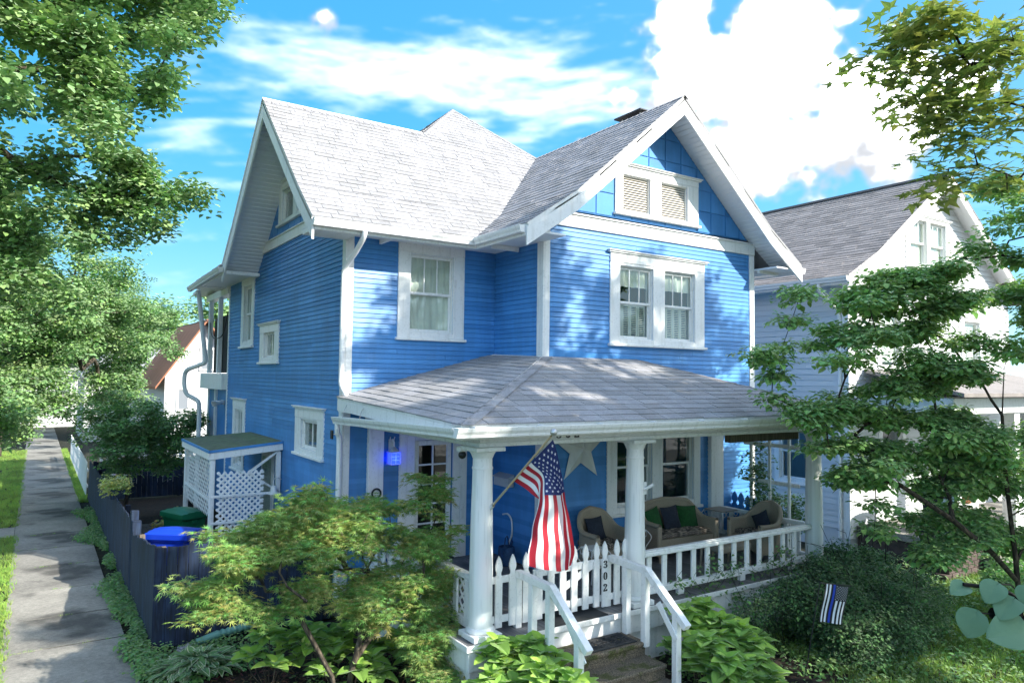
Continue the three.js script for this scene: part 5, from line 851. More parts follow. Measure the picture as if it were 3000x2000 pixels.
function clump(leaf, n, size, spread, flat = .5, seed = 7) { // n leaves round a short twig
  SEED = seed * 7919 + 13; const g = G(), base = leaf.build();
  for (let i = 0; i < n; i++) { const a = i * 2.399 + rr(-.4, .4), q = Math.sqrt((i + .5) / n) * spread, s = size * rr(.75, 1.2); const m = new THREE.Matrix4(), e = new THREE.Euler(0, 0, 0, 'YXZ'); const rx = -(Math.PI / 2 - rr(-.75, .55) * (1 - .5 * flat)); e.set(rx, a, rr(-.5, .5)); m.compose(V(-Math.sin(a) * q * .8, rr(-.35, .35) * spread * (1 - flat * .7), -Math.cos(a) * q * .8), new THREE.Quaternion().setFromEuler(e), V(s, s, s)); g.add(base, m); }
  return g.build();
}
function instances(name, geo, mat, list, parent, tint) { // list: [x,y,z,scale]
  const im = new THREE.InstancedMesh(geo, mat, list.length), q = new THREE.Quaternion(), e = new THREE.Euler(), m = new THREE.Matrix4(), c = new THREE.Color();
  list.forEach((p, i) => { e.set(rr(-.45, .45), rr(0, 6.283), rr(-.45, .45)); q.setFromEuler(e); m.compose(V(p[0], p[1], p[2]), q, V(p[3], p[3], p[3])); im.setMatrixAt(i, m); const t = tint ? tint(p, rnd(), rnd()) : [rr(.75, 1.2), rr(.8, 1.15), rr(.7, 1.1)]; im.setColorAt(i, c.setRGB(t[0], t[1], t[2])); });
  im.name = name; im.castShadow = im.receiveShadow = true; im.userData.kind = 'stuff'; parent.add(im); return im;
}
// points inside lobes [x,y,z,r] with gaps and a bias to the surface
function lobePoints(lobes, n, seed, shell = .55, squash = 1) { SEED = seed; const o = [], vol = lobes.map(l => Math.pow(l[3], 2.2)), tot = vol.reduce((a, b) => a + b, 0); let guard = 0; while (o.length < n && guard++ < n * 8) { let k = rnd() * tot, i = 0; while ((k -= vol[i]) > 0) i++; const l = lobes[i], th = rr(0, 6.283), cz = rr(-1, 1), r = Math.pow(rnd(), 1 - shell * .75), s = Math.sqrt(1 - cz * cz); const p = [l[0] + l[3] * r * s * Math.cos(th), l[1] + l[3] * squash * r * cz, l[2] + l[3] * r * s * Math.sin(th)]; if (vn(p[0] * 1.3 + p[1] * .7, p[2] * 1.3 - p[1] * .9, 300) + .25 * rnd() < .36) continue; o.push(p); } return o; }
// tree: skeleton grown to attractor points; relative to base
function tree(name, label, base, stems, lobes, o) {
  SEED = o.seed; const t = thing(name, label, o.category || 'tree', base, 0, o.group); const nodes = [];
  for (const st of stems) { let prev = -1; st.forEach((p, i) => { nodes.push({ p, par: prev, fixed: 1, len: i ? nodes[prev].len + .3 : 0 }); prev = nodes.length - 1; }); }
  const fork = o.fork ?? 1; const at = lobePoints(lobes, o.nodes || 220, o.seed + 5, .3, o.squash || 1); const c0 = nodes[nodes.length - 1].p; at.sort((a, b) => Math.hypot(a[0] - c0[0], a[1] - c0[1], a[2] - c0[2]) - Math.hypot(b[0] - c0[0], b[1] - c0[1], b[2] - c0[2]));
  const tips = [];
  for (const a of at) { let bi = 0, bd = 1e9; for (let i = 0; i < nodes.length; i++) { const n = nodes[i]; if (n.fixed && n.p[1] < (o.minY ?? 0)) continue; const d = Math.hypot(a[0] - n.p[0], a[1] - n.p[1], a[2] - n.p[2]) + .12 * n.len + (a[1] < n.p[1] ? .5 * (n.p[1] - a[1]) : 0); if (d < bd) { bd = d; bi = i; } } const n = nodes[bi], L = Math.hypot(a[0] - n.p[0], a[1] - n.p[1], a[2] - n.p[2]), k = Math.max(1, Math.round(L / (o.step || .6))); let pr = bi; for (let q = 1; q <= k; q++) { const u = q / k, j = .06 * L * (q < k ? 1 : 0), sag = .10 * L * Math.sin(u * Math.PI); nodes.push({ p: [lerp(n.p[0], a[0], u) + rr(-j, j), lerp(n.p[1], a[1], u) + sag * (o.arch ?? 1) + rr(-j, j) * .5, lerp(n.p[2], a[2], u) + rr(-j, j)], par: pr, len: nodes[pr].len + L / k }); pr = nodes.length - 1; } tips.push(pr); }
  const w = new Float32Array(nodes.length).fill(.3); for (let i = nodes.length - 1; i >= 0; i--) { if (nodes[i].par >= 0) w[nodes[i].par] += w[i]; } const wm = Math.max(...w), R = i => Math.max(o.tip || .006, o.r * Math.pow(w[i] / wm, .5));
  const g = G(); nodes.forEach((n, i) => { if (n.par < 0) return; g.cone(nodes[n.par].p, n.p, Math.min(R(n.par), R(i) * 1.5 + .004), R(i), R(i) > .05 ? 9 : 4); }); part('trunk', g, o.bark || M.bark, t);
  SEED = o.seed + 99; const list = []; const geoN = o.clumps.length; const lists = o.clumps.map(() => []);
  const src = nodes.map((n, i) => i).filter(i => !nodes[i].fixed && w[i] < wm * (o.leafy || .04)); const pts = [...src.map(i => nodes[i].p)];
  for (let k = 0; k < o.count; k++) { const p = pts[Math.floor(rnd() * pts.length)], s = o.spread; const q = [p[0] + (rnd() + rnd() - 1) * s, p[1] + (rnd() + rnd() - 1) * s * (o.flat || .7), p[2] + (rnd() + rnd() - 1) * s, rr(.75, 1.25)]; if (o.keep && !o.keep(q)) continue; lists[k % geoN].push(q); }
  lists.forEach((l, i) => instances('crown', o.clumps[i], o.mats[i % o.mats.length], l, t, o.tint));
  return t;
}
const gm = { linden: leafMat(.26, .43, .15, .42), linden2: leafMat(.20, .35, .13, .42), dark: leafMat(.12, .25, .07, .4), dog: leafMat(.26, .48, .13, .45), maple: leafMat(.26, .38, .08, .45), jm: leafMat(.33, .43, .10, .45), hyd: leafMat(.2, .4, .05, .4), shrub: leafMat(.075, .185, .045, .35), grass: leafMat(.27, .46, .085, .42), ivy: leafMat(.16, .33, .085, .4), lime: leafMat(.44, .5, .12, .4), pale: leafMat(.14, .27, .15, .4) };
const off = (L, b) => L.map(l => [l[0] - b[0], l[1] - b[1], l[2] - b[2], l[3]]);
// left street trees
{
  const lin = [clump(LEAF.heart, 10, .088, .22, .25, 1), clump(LEAF.heart, 9, .095, .24, .3, 2), clump(LEAF.ovate, 9, .09, .24, .2, 3)], tin = (p, a, b) => { const y = .7 + .55 * a, d = b > .93 ? 1.5 : 1; return [y * d * rr(.8, 1.15), y * d, y * .9]; };
  const o = { r: .26, bark: M.barkPale, clumps: lin, mats: [gm.linden, gm.linden2, gm.linden], tint: tin, spread: .42, minY: 3, leafy: .06 };
  const b1 = [-7.6, 0, -4.6]; tree('linden_tree', 'tall leafy street tree whose crown fills the sky beside the left gable', b1, [[[0, -.1, 0], [.05, 1.5, .05], [.1, 3.2, 0], [.4, 5, .1], [.7, 7, .2], [1, 9, .1], [1.2, 11, 0]]], off([[-5.2, 11.2, -4.2, 3.4], [-3.5, 8.7, -3.6, 2.0], [-3.9, 13.2, -4.6, 2.8], [-7.2, 8.2, -4, 3.6], [-3.2, 7.0, -4.4, 1.5], [-6.3, 6.1, -5.6, 2.4], [-2.9, 11.2, -3.9, 1.7], [-8.4, 12, -3, 4], [-2.6, 9.7, -4.1, 1.0], [-4.6, 6.2, -4.8, 1.5]], b1), { ...o, seed: 21, nodes: 520, count: 24000 });
  const b2 = [-6.9, 0, -17]; tree('linden_tree', 'leafy street tree with low boughs hanging over the far sidewalk', b2, [[[0, -.1, 0], [0, 1.5, .05], [.1, 3, 0], [.5, 5, .1], [.9, 7, 0]]], off([[-5.6, 6.6, -17, 3.4], [-3.8, 4.7, -16.4, 2.4], [-2.2, 6.0, -18, 2.0], [-6, 3.7, -15, 2.1], [-7.5, 8.6, -18, 3.4], [-4.8, 3.0, -14.4, 1.3], [-3.9, 2.8, -15.5, 1.2], [-5.6, 2.6, -13, 1.2], [-1.3, 4.3, -19.5, 1.6], [-2.0, 3.3, -18.2, 1.2], [-.6, 5.4, -20.5, 1.4]], b2), { ...o, seed: 31, nodes: 400, count: 17000, spread: .5, r: .24 });
  const b3 = [-5.6, 0, -31]; tree('linden_tree', 'street tree with bare pale trunk on the far grass verge', b3, [[[0, -.1, 0], [0, 2, 0], [0, 3.5, 0], [.3, 5, 0]]], off([[-4.5, 6.4, -31, 3], [-2.2, 5.4, -30, 2.4], [-6, 8, -32, 3], [-1.2, 7.4, -32, 2.2]], b3), { ...o, seed: 41, nodes: 160, count: 5000, spread: .7, r: .22 });
  const bs = [clump(LEAF.ovate, 8, .34, .7, .2, 4)]; [[2.5, -52, 9.6, 4.2], [7.5, -50, 9.8, 4.4], [-3.4, -60, 9.5, 4.2], [12.5, -55, 9, 5], [-9, -50, 10, 5], [-.5, -66, 10, 4.5]].forEach(([x, z, h, r], i) => tree('background_tree', ['rounded light green tree standing beyond the grey hipped roof', 'broad tree rising beyond the orange roofed house', 'tree beyond the far brown hipped roof', 'tree hidden beyond the rear deck', 'distant tree across the street verge', 'distant tree at the end of the sidewalk'][i], [x, 0, z], [[[0, 0, 0], [0, 2, 0], [.2, 4, 0]]], [[0, h * .62, 0, r], [-r * .6, h * .5, .5, r * .7], [r * .6, h * .52, .5, r * .7], [.3, h * .8, 0, r * .6]], { seed: 50 + i, nodes: 70, count: 1600, spread: 1.1, r: .2, clumps: bs, mats: [gm.linden], tint: tin, minY: 1.5, leafy: .2, step: 1.2, bark: M.bark }));
}
// small tree in the fenced yard
tree('yard_tree', 'dark green small tree inside the navy fenced yard', [-2.05, 0, -12.6], [[[0, -.1, 0], [.05, .9, 0], [.0, 1.6, .05], [.15, 2.4, 0]]], [[0, 2.1, .2, .9], [.7, 2.3, 0, .9], [1.25, 2.0, .1, .75], [.5, 3.0, 0, .8], [-.35, 2.6, 0, .8], [.9, 1.55, .2, .55], [-.3, 1.5, .3, .55], [1.7, 2.5, 0, .5]], { seed: 71, nodes: 170, count: 2300, spread: .26, r: .05, clumps: [clump(LEAF.ovate, 8, .09, .18, .7, 5)], mats: [gm.ivy], minY: 1.1, leafy: .1, bark: M.barkPale, step: .3 });
// Japanese maple in the front bed
{
  const b = [-.92, 0, 1.25], L = [[-2.21, 1.81, 1.2, .62], [-2.5, 1.54, 1.2, .42], [-1.59, 1.97, 1.1, .7], [-.96, 1.98, 1.0, .75], [-.33, 2.22, 1.0, .6], [.18, 2.37, 1.0, .4], [.07, 1.74, 1.2, .6], [-.72, 1.3, 1.4, .62], [-1.58, 1.35, 1.4, .52], [-.01, .80, 1.5, .5], [.40, .42, 1.5, .46], [-.05, .35, 1.7, .42], [-1.32, 2.36, 1.1, .3], [.25, 1.25, 1.3, .4]];
  tree('japanese_maple', 'feathery green and bronze Japanese maple in front of the porch', b, [[[0, -.1, 0], [.06, .35, .02], [.16, .75, .05], [.12, 1.15, 0], [.3, 1.5, -.1]], [[-.08, -.1, 0], [-.2, .35, .05], [-.42, .75, .1], [-.6, 1.1, .05], [-.85, 1.45, 0]], [[.06, .4, 0], [.3, .7, 0], [.55, .95, .1]]], off(L, b), { seed: 83, nodes: 380, count: 5600, spread: .17, flat: .35, squash: .7, r: .042, tip: .004, clumps: [clump(LEAF.jmaple, 6, .078, .14, .7, 6), clump(LEAF.jmaple, 7, .070, .14, .65, 7)], mats: [gm.jm, gm.jm], minY: .55, leafy: .12, bark: M.barkPale, step: .22, arch: .5, category: 'tree',
    tint: (p, a, c) => { const o = c > .62 ? 1 : 0; return o ? [rr(.95, 1.4), rr(.85, 1.15), rr(.8, 1.2)] : [rr(.5, .9), rr(.8, 1.15), rr(.6, 1)]; } });
}
// dogwood on the right, spreading in tiers
{
  const b = [8.3, 0, 4.9], D = []; SEED = 555; [[7.1, 8.6], [6.7, 8.3], [6.3, 7.9], [5.9, 7.2], [5.5, 6.0], [5.1, 5.0], [4.7, 4.5], [4.3, 4.25], [3.9, 4.7], [3.5, 4.75], [3.1, 5.3], [2.7, 5.7], [2.3, 6.2], [1.9, 6.6], [1.55, 7.0]].forEach(([y, x0]) => { for (let x = x0; x < 9.8; x += .52) if (rnd() < .8) D.push([x + rr(-.15, .15), y + rr(-.16, .16), 3.2 + (x - 4.3) * .37 + rr(-.5, .5), x < x0 + .5 ? .3 : .5]); });
  tree('dogwood_tree', 'tiered green dogwood with dark limbs in front of the white house', b, [[[0, -.1, 0], [-.05, .6, 0], [-.15, 1.3, 0], [-.3, 2.0, 0], [-.45, 2.7, 0], [-.5, 3.5, 0], [-.4, 4.2, 0]], [[-.1, 1.0, 0], [-.7, 1.5, -.1], [-1.4, 2.0, -.3], [-2.2, 2.5, -.6]]], off(D, b), { seed: 97, nodes: 640, count: 14000, spread: .28, flat: .3, squash: .42, r: .045, clumps: [clump(LEAF.oval, 7, .088, .16, .75, 8), clump(LEAF.oval, 6, .092, .17, .7, 9)], mats: [gm.dog, gm.dog], minY: .9, leafy: .07, bark: M.bark, step: .3, arch: .6, tint: (p, a, c) => { const y = .6 + .7 * a; return [y * rr(.8, 1.3), y, y * rr(.7, 1.1)]; } });
}
// street maple at the right, reaching into view, and the maple behind the camera: they shade the porch
{
  const mc = [clump(LEAF.maple, 6, .085, .2, .55, 10), clump(LEAF.maple, 5, .09, .22, .5, 11)], tin = (p, a, c) => { const y = .6 + .7 * a; return [y * rr(.9, 1.35), y, y * .9]; };
  const b = [8.6, 0, 12.2], U = [[1.03, 6.41, 6.97], [1.07, 6.49, 7.11], [1.2, 6.23, 7.14], [1.13, 6.58, 7.32], [1.27, 6.34, 7.39], [1.4, 6.09, 7.47], [1.37, 6.37, 7.64], [1.32, 5.98, 7.2], [1.45, 5.79, 7.33], [1.36, 5.64, 7.05], [1.47, 5.52, 7.19], [1.56, 5.58, 7.43], [1.55, 5.85, 7.62], [1.64, 5.37, 7.51], [1.75, 5.2, 7.62], [1.9, 5.9, 7.9], [2.3, 6.3, 8.2], [3, 6.8, 8.9]].map((p, i) => [...p, i < 13 ? .27 : .36]);
  const mt = tree('maple_tree', 'broad street maple whose leafy boughs reach in beside the white house', b, [[[0, -.1, 0], [0, 2, 0], [.1, 4, 0], [0, 6, 0], [.1, 8, 0]], [[0, 4.2, 0], [-2, 5.2, -1.4], [-4, 6.0, -2.6], [-5.6, 6.3, -3.6], [-6.6, 6.2, -4.3]]], off([[8.6, 9.2, 11.5, 3.6], [10.6, 8.4, 11, 3.0], [6.6, 8.6, 11, 2.4], [9, 10.9, 11.5, 2.0], [12.4, 7.4, 12, 2.4], [8, 6.4, 10.6, 2.2], [10, 5.6, 9.4, 1.8], [5.6, 10.6, 12, 1.8], [8.8, 12.7, 10.3, 1.25], [10.3, 12.6, 10.4, 1.3], [11.8, 12.6, 10.4, 1.3], [13, 12.3, 10.6, 1.2], [6.4, 12.1, 8.8, 1.25], [7.6, 12.4, 8.9, 1.1], [7, 10.6, 9, 1.3]], b), { seed: 111, nodes: 520, count: 7000, spread: .34, r: .26, clumps: [clump(LEAF.maple, 9, .12, .3, .4, 12)], mats: [gm.maple], minY: 3, leafy: .06, tint: tin });
  const bo = tree('maple_bough', 'bough', [b[0] - 5.6, 6.3, b[2] - 3.6], [[[0, 0, 0], [-.5, -.05, -.4], [-1, -.1, -.7]]], off(U, [b[0] - 5.6, 6.3, b[2] - 3.6]), { category: 'tree bough', seed: 117, nodes: 130, count: 330, spread: .16, flat: .6, r: .022, tip: .003, clumps: mc, mats: [gm.maple], minY: -9, leafy: .5, bark: M.barkDark, step: .18, tint: tin }); for (const q of [...bo.children]) { q.position.set(-5.6, 6.3, -3.6); q.name = q.name === 'trunk' ? 'bough' : 'bough_leaves'; mt.add(q); } scene.remove(bo);
  const c = [3.2, 0, 18.6]; tree('maple_tree', 'street maple standing between the front sidewalk and the street', c, [[[0, -.1, 0], [0, 2, 0], [0, 4, 0], [.1, 6.5, 0]]], off([[3.6, 8.4, 18, 3.6], [5.6, 8.8, 17, 2.6], [1.6, 7.4, 17.6, 2.6], [3.4, 11, 18, 2.4], [6.4, 7, 17, 2]], c), { seed: 121, nodes: 260, count: 2400, spread: .5, r: .24, clumps: [clump(LEAF.maple, 9, .12, .3, .4, 13)], mats: [gm.maple], minY: 3, leafy: .06, tint: tin });
}
// redbud twig close to the viewpoint
{
  const b = [-1.3, 0, 10.5], t = thing('redbud_sapling', 'slim redbud sapling with a few large round leaves beside the front walk', 'tree', b);
  const P = p => [p[0] - b[0], p[1] - b[1], p[2] - b[2]]; part('trunk', G().tube([[0, 0, 0], [.05, 1.4, -.1], [-.1, 2.6, -.3], [-.6, 3.2, -.8], [-1.22, 3.47, -1.25], [-1.37, 3.52, -1.29]], .012, 6, 40).tube([[-1.22, 3.47, -1.25], [-1.34, 3.56, -1.28], [-1.40, 3.57, -1.33]], .004, 5, 8), M.bark, t);
  [[-2.711, 3.556, 9.141, 75], [-2.687, 3.567, 9.187, 90], [-2.666, 3.57, 9.232, 80], [-2.714, 3.511, 9.161, 110], [-2.682, 3.543, 9.212, 100], [-2.687, 3.491, 9.236, 150], [-2.662, 3.538, 9.264, 90]].forEach((p, i) => { const s = p[3] / 2117 * 1.75 * .52, m = part('leaf', sheetLeaf(.54, .28, .22, .03), gm.pale, t); m.position.set(...P([p[0] + .02, p[1] + .01, p[2] + .03])); m.scale.set(s * 1.25, s * 1.15, s); m.rotation.set(-1.15 + .3 * Math.sin(i * 3), -.9 + .5 * Math.cos(i * 5), 1.4 + .5 * Math.sin(i * 7)); part('petiole', G().tube([P([p[0] + .02, p[1] + .01, p[2] + .03]), P([p[0] + .05, p[1] + .005, p[2] + .045]), P([-2.60, 3.505, 9.235])], .0016, 5, 10), M.bark, t); });
}
// hydrangeas: big separate leaves
function hydrangea(label, base, spots, n, seed) {
  SEED = seed; const t = thing('hydrangea', label, 'shrub', base); const stems = G(), leaf = sheetLeaf(.40, .3, .24, .02); let made = 0; const rest = [];
  for (let i = 0; i < n; i++) { const s = spots[i % spots.length], a = rr(0, 6.283), q = Math.sqrt(rnd()) * s[3], x = s[0] + Math.cos(a) * q, z = s[2] + Math.sin(a) * q, y = s[1] * rr(.75, 1.08) * (1 - .35 * (q / s[3]) ** 2); stems.tube([[s[0] + (x - s[0]) * .3, 0, s[2] + (z - s[2]) * .3], [lerp(s[0], x, .8), y * .55, lerp(s[2], z, .8)], [x, y, z]], .006, 4, 6);
    for (let k = 0; k < 8; k++) { const lay = k >> 2, b = a + k * Math.PI / 2 + lay * .8 + rr(-.25, .25), sz = (lay ? .17 : .25) * rr(.8, 1.2), e = new THREE.Euler(-(Math.PI / 2 - (lay ? .55 : .28) - rr(-.25, .25)), b, rr(-.25, .25), 'YXZ'), yy = y - (lay ? 0 : .05); rest.push([x, yy, z, sz, e]); } }
  part('stems', stems, M.barkPale, t);
  rest.sort((a, b) => b[1] - a[1]); const variants = [.75, 1, 1.25].map(v => leafMat(.28 * v * (v > 1 ? 1.2 : 1), .52 * v, .06 * v, .38, .85));
  rest.forEach((r, i) => { if (i < 290) { const m = part('leaf', leaf, variants[Math.floor(rnd() * 3)], t); m.position.set(r[0], r[1], r[2]); m.rotation.copy(r[4]); m.scale.setScalar(r[3]); } });
  const im = new THREE.InstancedMesh(leaf, variants[0], Math.max(1, rest.length - 290)); const mm = new THREE.Matrix4(); rest.slice(290).forEach((r, i) => { mm.compose(V(r[0], r[1], r[2]), new THREE.Quaternion().setFromEuler(r[4]), V(r[3], r[3], r[3])); im.setMatrixAt(i, mm); }); im.name = 'foliage'; im.userData.kind = 'stuff'; im.castShadow = im.receiveShadow = true; if (rest.length > 290) t.add(im);
}
hydrangea('bright green hydrangea bush growing against the steps below the flag', [.55, 0, 2.75], [[0, .85, -.3, .32], [.32, .82, 0, .3], [.1, .72, .45, .4], [-.4, .62, .1, .38], [.25, .75, .75, .25], [-.2, .55, .8, .4]], 72, 201);
hydrangea('bright green hydrangea bush growing beyond the number picket handrail', [3.25, 0, 3.05], [[0, .80, -.2, .4], [.5, .82, -.25, .35], [.35, .7, .3, .4], [-.2, .66, .35, .28], [.85, .62, .1, .3], [.1, .5, .75, .4], [-.25, .52, .8, .25]], 76, 211);
hydrangea('dark hydrangea growing in the shade under the Japanese maple', [-1.0, 0, .45], [[0, .75, 0, .4], [.6, .7, -.1, .4], [-.6, .65, -.1, .35], [1.0, .5, .4, .3], [.2, .5, .6, .4]], 50, 221);
// shrub mound with vine on the right column
{
  const t = thing('shrub_mound', 'dark fine-leaved shrub mound in front of the porch railing', 'shrub', [5.9, 0, 3.05]); const L = [[-1.5, .35, .1, .55], [-.9, .45, .0, .65], [0, .55, .1, .75], [.8, .62, -.1, .8], [1.5, .62, -.3, .7], [2.1, .5, -.2, .6], [-.4, .3, .8, .55], [.5, .35, .8, .6], [1.5, .35, .6, .6], [-2.1, .25, .35, .4], [2.6, .4, .2, .5], [-.5, 1.0, .0, .28], [.4, 1.2, -.1, .25], [1.1, 1.3, -.3, .3], [1.7, 1.15, -.2, .26], [.0, .95, .6, .25], [.9, .9, .9, .26], [2.3, 1.0, -.3, .25], [-1.3, .8, .2, .25]];
  instances('foliage', clump(LEAF.small, 10, .05, .13, .1, 21), gm.shrub, lobePoints(L, 7500, 231, .75).filter(p => p[1] > -.1).map(p => [p[0], p[1] * .84, p[2], rr(.7, 1.3)]), t, (p, a, c) => { const y = .55 + .9 * a * a + .3 * (p[0] > 1 ? c : 0); return [y * rr(.8, 1.25), y, y * .9]; });
  SEED = 5; const st = G(); for (let i = 0; i < 40; i++) { const l = L[i % L.length]; st.tube([[l[0] * .8, 0, l[2] * .8], [l[0] + rr(-.2, .2), l[1] + .1, l[2] + rr(-.2, .2)], [l[0] + rr(-.45, .45), l[1] + l[3] + rr(-.1, .25), l[2] + rr(-.3, .3)]], .004, 4, 8); } part('stems', st, M.barkDark, t);
  const v = thing('climbing_vine', 'wispy vine with heart-shaped leaves trailing over the porch railing', 'vine', [5.6, .5, 2.3]); SEED = 77; const vs = G(), ls = []; for (let i = 0; i < 30; i++) { const x = rr(-1.6, 1.75), pts = [[x, rr(-.2, .1), .1]]; let y = pts[0][1], xx = x; for (let k = 0; k < 4; k++) { xx += rr(-.15, .2); y += rr(.05, .24); pts.push([xx, y, rr(-.12, .1)]); } vs.tube(pts, .003, 4, 14); for (let k = 0; k < 22; k++) { const p = pts[1 + Math.floor(rnd() * 4)]; ls.push([p[0] + rr(-.1, .1), p[1] + rr(-.12, .06), p[2] + rr(-.06, .08), rr(.7, 1.3)]); } }
  part('stems', vs, M.barkDark, v); instances('foliage', clump(LEAF.heart, 2, .05, .04, .2, 22), gm.dark, ls, v);
  // trellis with its climber
  const tr = thing('porch_trellis', 'tall white wooden trellis at the end of the porch', 'trellis', [7.42, FL, 1.1]); for (const z of [-.42, 0, .42]) part('upright', G().cbox(-.02, 0, z - .025, .02, 2.45, z + .025), M.whiteOld, tr); for (const y of [.55, 1.25, 1.95]) part('crosspiece', G().cbox(.021, y, -.62, .045, y + .07, .62), M.whiteOld, tr);
  tree('trellis_climber', 'dark leafy climber growing up the porch trellis', [7.55, .4, .95], [[[0, 0, 0], [0, .6, 0], [.05, 1.2, 0]]], [[0, 1.3, -.1, .45], [0, 1.9, -.25, .35], [.05, 1.0, .3, .4], [0, 2.3, -.3, .3], [0, .7, .35, .4], [.3, 1.0, .4, .4]], { category: 'climber', seed: 241, nodes: 90, count: 520, spread: .16, r: .012, tip: .003, clumps: [clump(LEAF.ovate, 7, .06, .11, .4, 23)], mats: [gm.dark], minY: -1, leafy: .5, bark: M.barkDark, step: .2 });
}
// hosta clump with cream-edged leaves, by the sidewalk
{
  SEED = 301; const t = thing('hosta_clump', 'variegated hosta clump with white-edged leaves by the sidewalk', 'plant', [-2.3, 0, -.45]); const hm = leafMat(.14, .28, .08, .35), hw = leafMat(.62, .64, .42, .3); const inner = leafShape([[0, 0], [.1, .10], [.35, .19], [.65, .14], [.94, 0]], .3, .45).build(), rim = leafShape([[0, 0], [.1, .14], [.35, .24], [.65, .19], [1, 0]], .3, .45); rim.p.forEach((q, i) => { if (i % 3 === 2) rim.p[i] -= .02; }); const rg = rim.build();
  for (let i = 0; i < 240; i++) { const a = rr(0, 6.283), q = Math.sqrt(rnd()), x = Math.cos(a) * q * .55, z = Math.sin(a) * q * .42, s = rr(.13, .22), e = new THREE.Euler(-(Math.PI / 2 - rr(.0, .8)), Math.PI / 2 - a + Math.PI + rr(-.6, .6), rr(-.3, .3), 'YXZ'); const m = part('leaf', inner, hm, t); m.position.set(x * .8, .10 + .16 * (1 - q) + rr(0, .06), z * .8); m.rotation.copy(e); m.scale.setScalar(s); const r = part('leaf_margin', rg, i % 3 === 0 ? hm : hw, m); }
  const w = thing('arching_stem', 'arching stem of yellow-green paired leaves over the mulch', 'plant', [-1.05, 0, .72]); part('stem', G().tube([[.12, .05, .5], [.05, .28, .3], [-.1, .45, .05], [-.28, .55, -.2]], .006, 5, 20), M.barkPale, w); for (let i = 0; i < 14; i++) { const u = i / 14, m = part('leaf', LEAF.lance.build(), gm.lime, w); m.position.set(lerp(.1, -.28, u), .12 + .45 * Math.sin(u * 1.7), lerp(.45, -.2, u)); m.rotation.set(1.1, (i % 2 ? 2.2 : -1.0), .3); m.scale.setScalar(.12); }
}
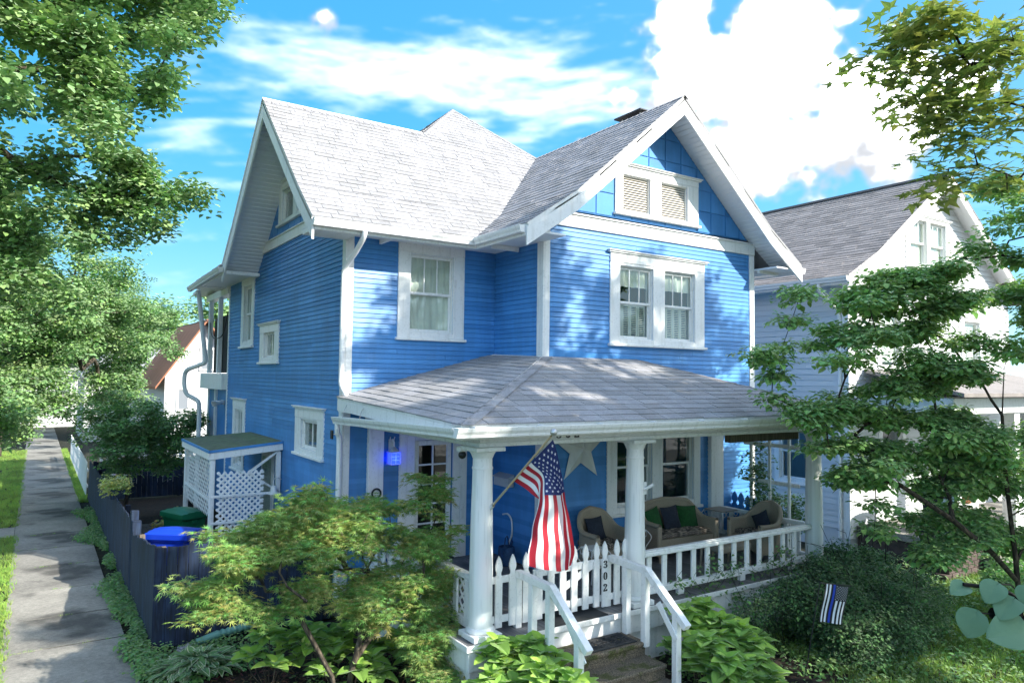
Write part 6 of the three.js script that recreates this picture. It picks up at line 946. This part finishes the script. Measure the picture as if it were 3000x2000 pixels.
// flower box, undergrowth, ground covers, lawns
{
  const b = thing('flower_box', 'flower box of lime green foliage on the navy sidewalk fence', 'planter', [-2.66, 1.28, -8.3]); part('box', G().cbox(-.14, -.02, -.5, .14, .17, .5, .01), M.navy, b); SEED = 401; const fl = []; for (let i = 0; i < 260; i++) fl.push([rr(-.26, .24), rr(.14, .40) - .1 * Math.abs(rr(-1, 1)), rr(-.62, .6), rr(.7, 1.2)]); instances('foliage', clump(LEAF.ovate, 7, .055, .09, .3, 31), gm.lime, fl, b); instances('blossom', clump(LEAF.heart, 5, .04, .03, .8, 32), std(col(.85, .83, .85), { side: THREE.DoubleSide }), Array.from({ length: 14 }, () => [rr(-.2, .25), rr(.3, .44), rr(-.6, -.1), 1]), b);
  tree('yellowing_shrub', 'yellow-green shrub growing beside the green wheeled bin', [-1.45, 0, -8.0], [[[0, 0, 0], [0, .3, 0]]], [[0, .55, 0, .42], [.35, .4, .1, .35], [-.2, .35, .3, .3]], { category: 'shrub', seed: 411, nodes: 60, count: 420, spread: .12, r: .012, tip: .003, clumps: [clump(LEAF.ovate, 7, .075, .11, .4, 33)], mats: [gm.lime], minY: -1, leafy: .6, step: .15, bark: M.barkPale, tint: (p, a, c) => [rr(.55, 1.1), rr(.55, .9), rr(.4, .8)] });
  const strip = new THREE.Group(); SEED = 421; const iv = []; for (let i = 0; i < 2600; i++) { const z = rr(-14, -.6), d = vn(z * 1.1, 3, 55), w = Math.max(0, d - .28) * .85; if (w <= 0) continue; iv.push([-2.74 - Math.pow(rnd(), 1.4) * w, .02 + rnd() * .14, z, rr(.6, 1.2)]); } for (let i = 0; i < 500; i++) iv.push([rr(-2.98, -1.3), .02 + rnd() * .12, rr(-1.55, -.2), rr(.6, 1.1)]);
  const ig = instances('ivy_ground_cover', clump(LEAF.heart, 6, .05, .09, .4, 34), gm.ivy, iv, scene); used['ivy_ground_cover'] = 0; ig.userData = { kind: 'stuff', label: 'low ivy and weeds creeping along the foot of the navy fence', category: 'ground cover' };
  const bg = []; for (let i = 0; i < 5200; i++) { const x = rr(-2.6, 12), z = rr(.4, 7.5); if (x > .9 && x < 2.7 && z > 2.3) continue; if (x < 7.6 && z < 2.3 && x > .1) continue; if (x < 3 && rnd() < .55) continue; bg.push([x, .02 + rnd() * .13, z, rr(.6, 1.3)]); } const g2 = instances('bed_ground_cover', clump(LEAF.ovate, 7, .06, .12, .3, 35), gm.ivy, bg, scene, (p, a, c) => { const y = .5 + .8 * a; return [y * rr(.8, 1.3), y, y * .8]; }); g2.userData = { kind: 'stuff', label: 'leafy green ground cover spread over the front garden bed', category: 'ground cover' };
  const bl = LEAF.blade.build(), tuft = (() => { SEED = 9; const g = G(); for (let i = 0; i < 9; i++) { const m = new THREE.Matrix4().compose(V(rr(-.05, .05), 0, rr(-.05, .05)), new THREE.Quaternion().setFromEuler(new THREE.Euler(rr(-.5, .5), rr(0, 6.28), rr(-.5, .5))), V(.16, rr(.05, .11), .1)); g.add(bl, m); } return g.build(); })();
  const lw = []; SEED = 431; for (let i = 0; i < 15000; i++) { const z = 6 - Math.pow(rnd(), 1.5) * 40, x = -4.47 - Math.pow(rnd(), 1.3) * 3.3; if (z < -11.25 && z > -12.65) continue; lw.push([x, -.02, z, rr(.7, 1.4)]); } for (let i = 0; i < 1500; i++) lw.push([rr(-2.95, -2.75), -.02, rr(-34, -16), rr(.7, 1.3)]);
  const gl = instances('lawn_verge', tuft, gm.grass, lw, scene, (p, a, c) => { const d = vn(p[0] * 1.5, p[2] * 1.5, 8), y = .6 + .55 * d + .2 * a; return [y * rr(.85, 1.3), y, y * .8]; }); gl.userData = { kind: 'stuff', label: 'mown grass verge between the sidewalk and the street', category: 'grass' };
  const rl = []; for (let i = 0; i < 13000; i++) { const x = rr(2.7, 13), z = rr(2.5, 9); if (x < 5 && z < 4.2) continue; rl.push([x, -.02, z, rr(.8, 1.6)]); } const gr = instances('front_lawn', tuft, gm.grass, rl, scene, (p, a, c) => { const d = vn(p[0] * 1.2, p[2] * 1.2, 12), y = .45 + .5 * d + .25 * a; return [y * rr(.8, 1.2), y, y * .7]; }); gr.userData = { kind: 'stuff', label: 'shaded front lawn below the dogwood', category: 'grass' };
  const jt = []; SEED = 441; for (const z of [2.2, .6, -1.0, -2.55, -4.1, -5.85, -7.75, -9.55, -11.2]) for (let i = 0; i < 26; i++) { const x = rr(-4.45, -3.0); if (vn(x * 3, z * 5, 66) < .52) continue; jt.push([x, 0, z + rr(-.025, .025), rr(.25, .5)]); } const gj = instances('joint_weeds', tuft, gm.grass, jt, scene); gj.userData = { kind: 'stuff', label: 'small weeds growing in the sidewalk joints', category: 'weeds' };
  const mu = []; SEED = 451; for (let i = 0; i < 2200; i++) mu.push([rr(-2.3, .6), .012 + rnd() * .02, rr(-.4, 2.2), rr(.5, 1.3)]); const chip = G().box(-.03, -.003, -.006, .03, .003, .006).build(), mg = instances('bark_mulch', chip, std(col(.10, .065, .045), { roughness: 1 }), mu, scene, (p, a, c) => [rr(.5, 1.5), rr(.5, 1.4), rr(.5, 1.3)]); mg.userData = { kind: 'stuff', label: 'dark bark mulch under the Japanese maple', category: 'mulch' };
  const rw = thing('ring_ornament', 'black iron ring hanging on the white pilaster', 'ring', [.56, 2.02, Z0 + .125]); part('ring', new THREE.TorusGeometry(.075, .016, 10, 28), M.black, rw);
  tree('front_shrub', 'low green shrub at the corner of the neighbouring brick steps', [9.6, 0, 4.2], [[[0, 0, 0], [0, .3, 0]]], [[0, .5, 0, .55], [.6, .45, .2, .5], [-.5, .4, .3, .45], [1.0, .5, -.4, .5]], { category: 'shrub', seed: 461, nodes: 70, count: 800, spread: .18, r: .012, tip: .003, clumps: [clump(LEAF.oval, 7, .07, .11, .4, 36)], mats: [gm.dog], minY: -1, leafy: .6, step: .2, bark: M.barkDark });
}
renderer.render(scene, camera);
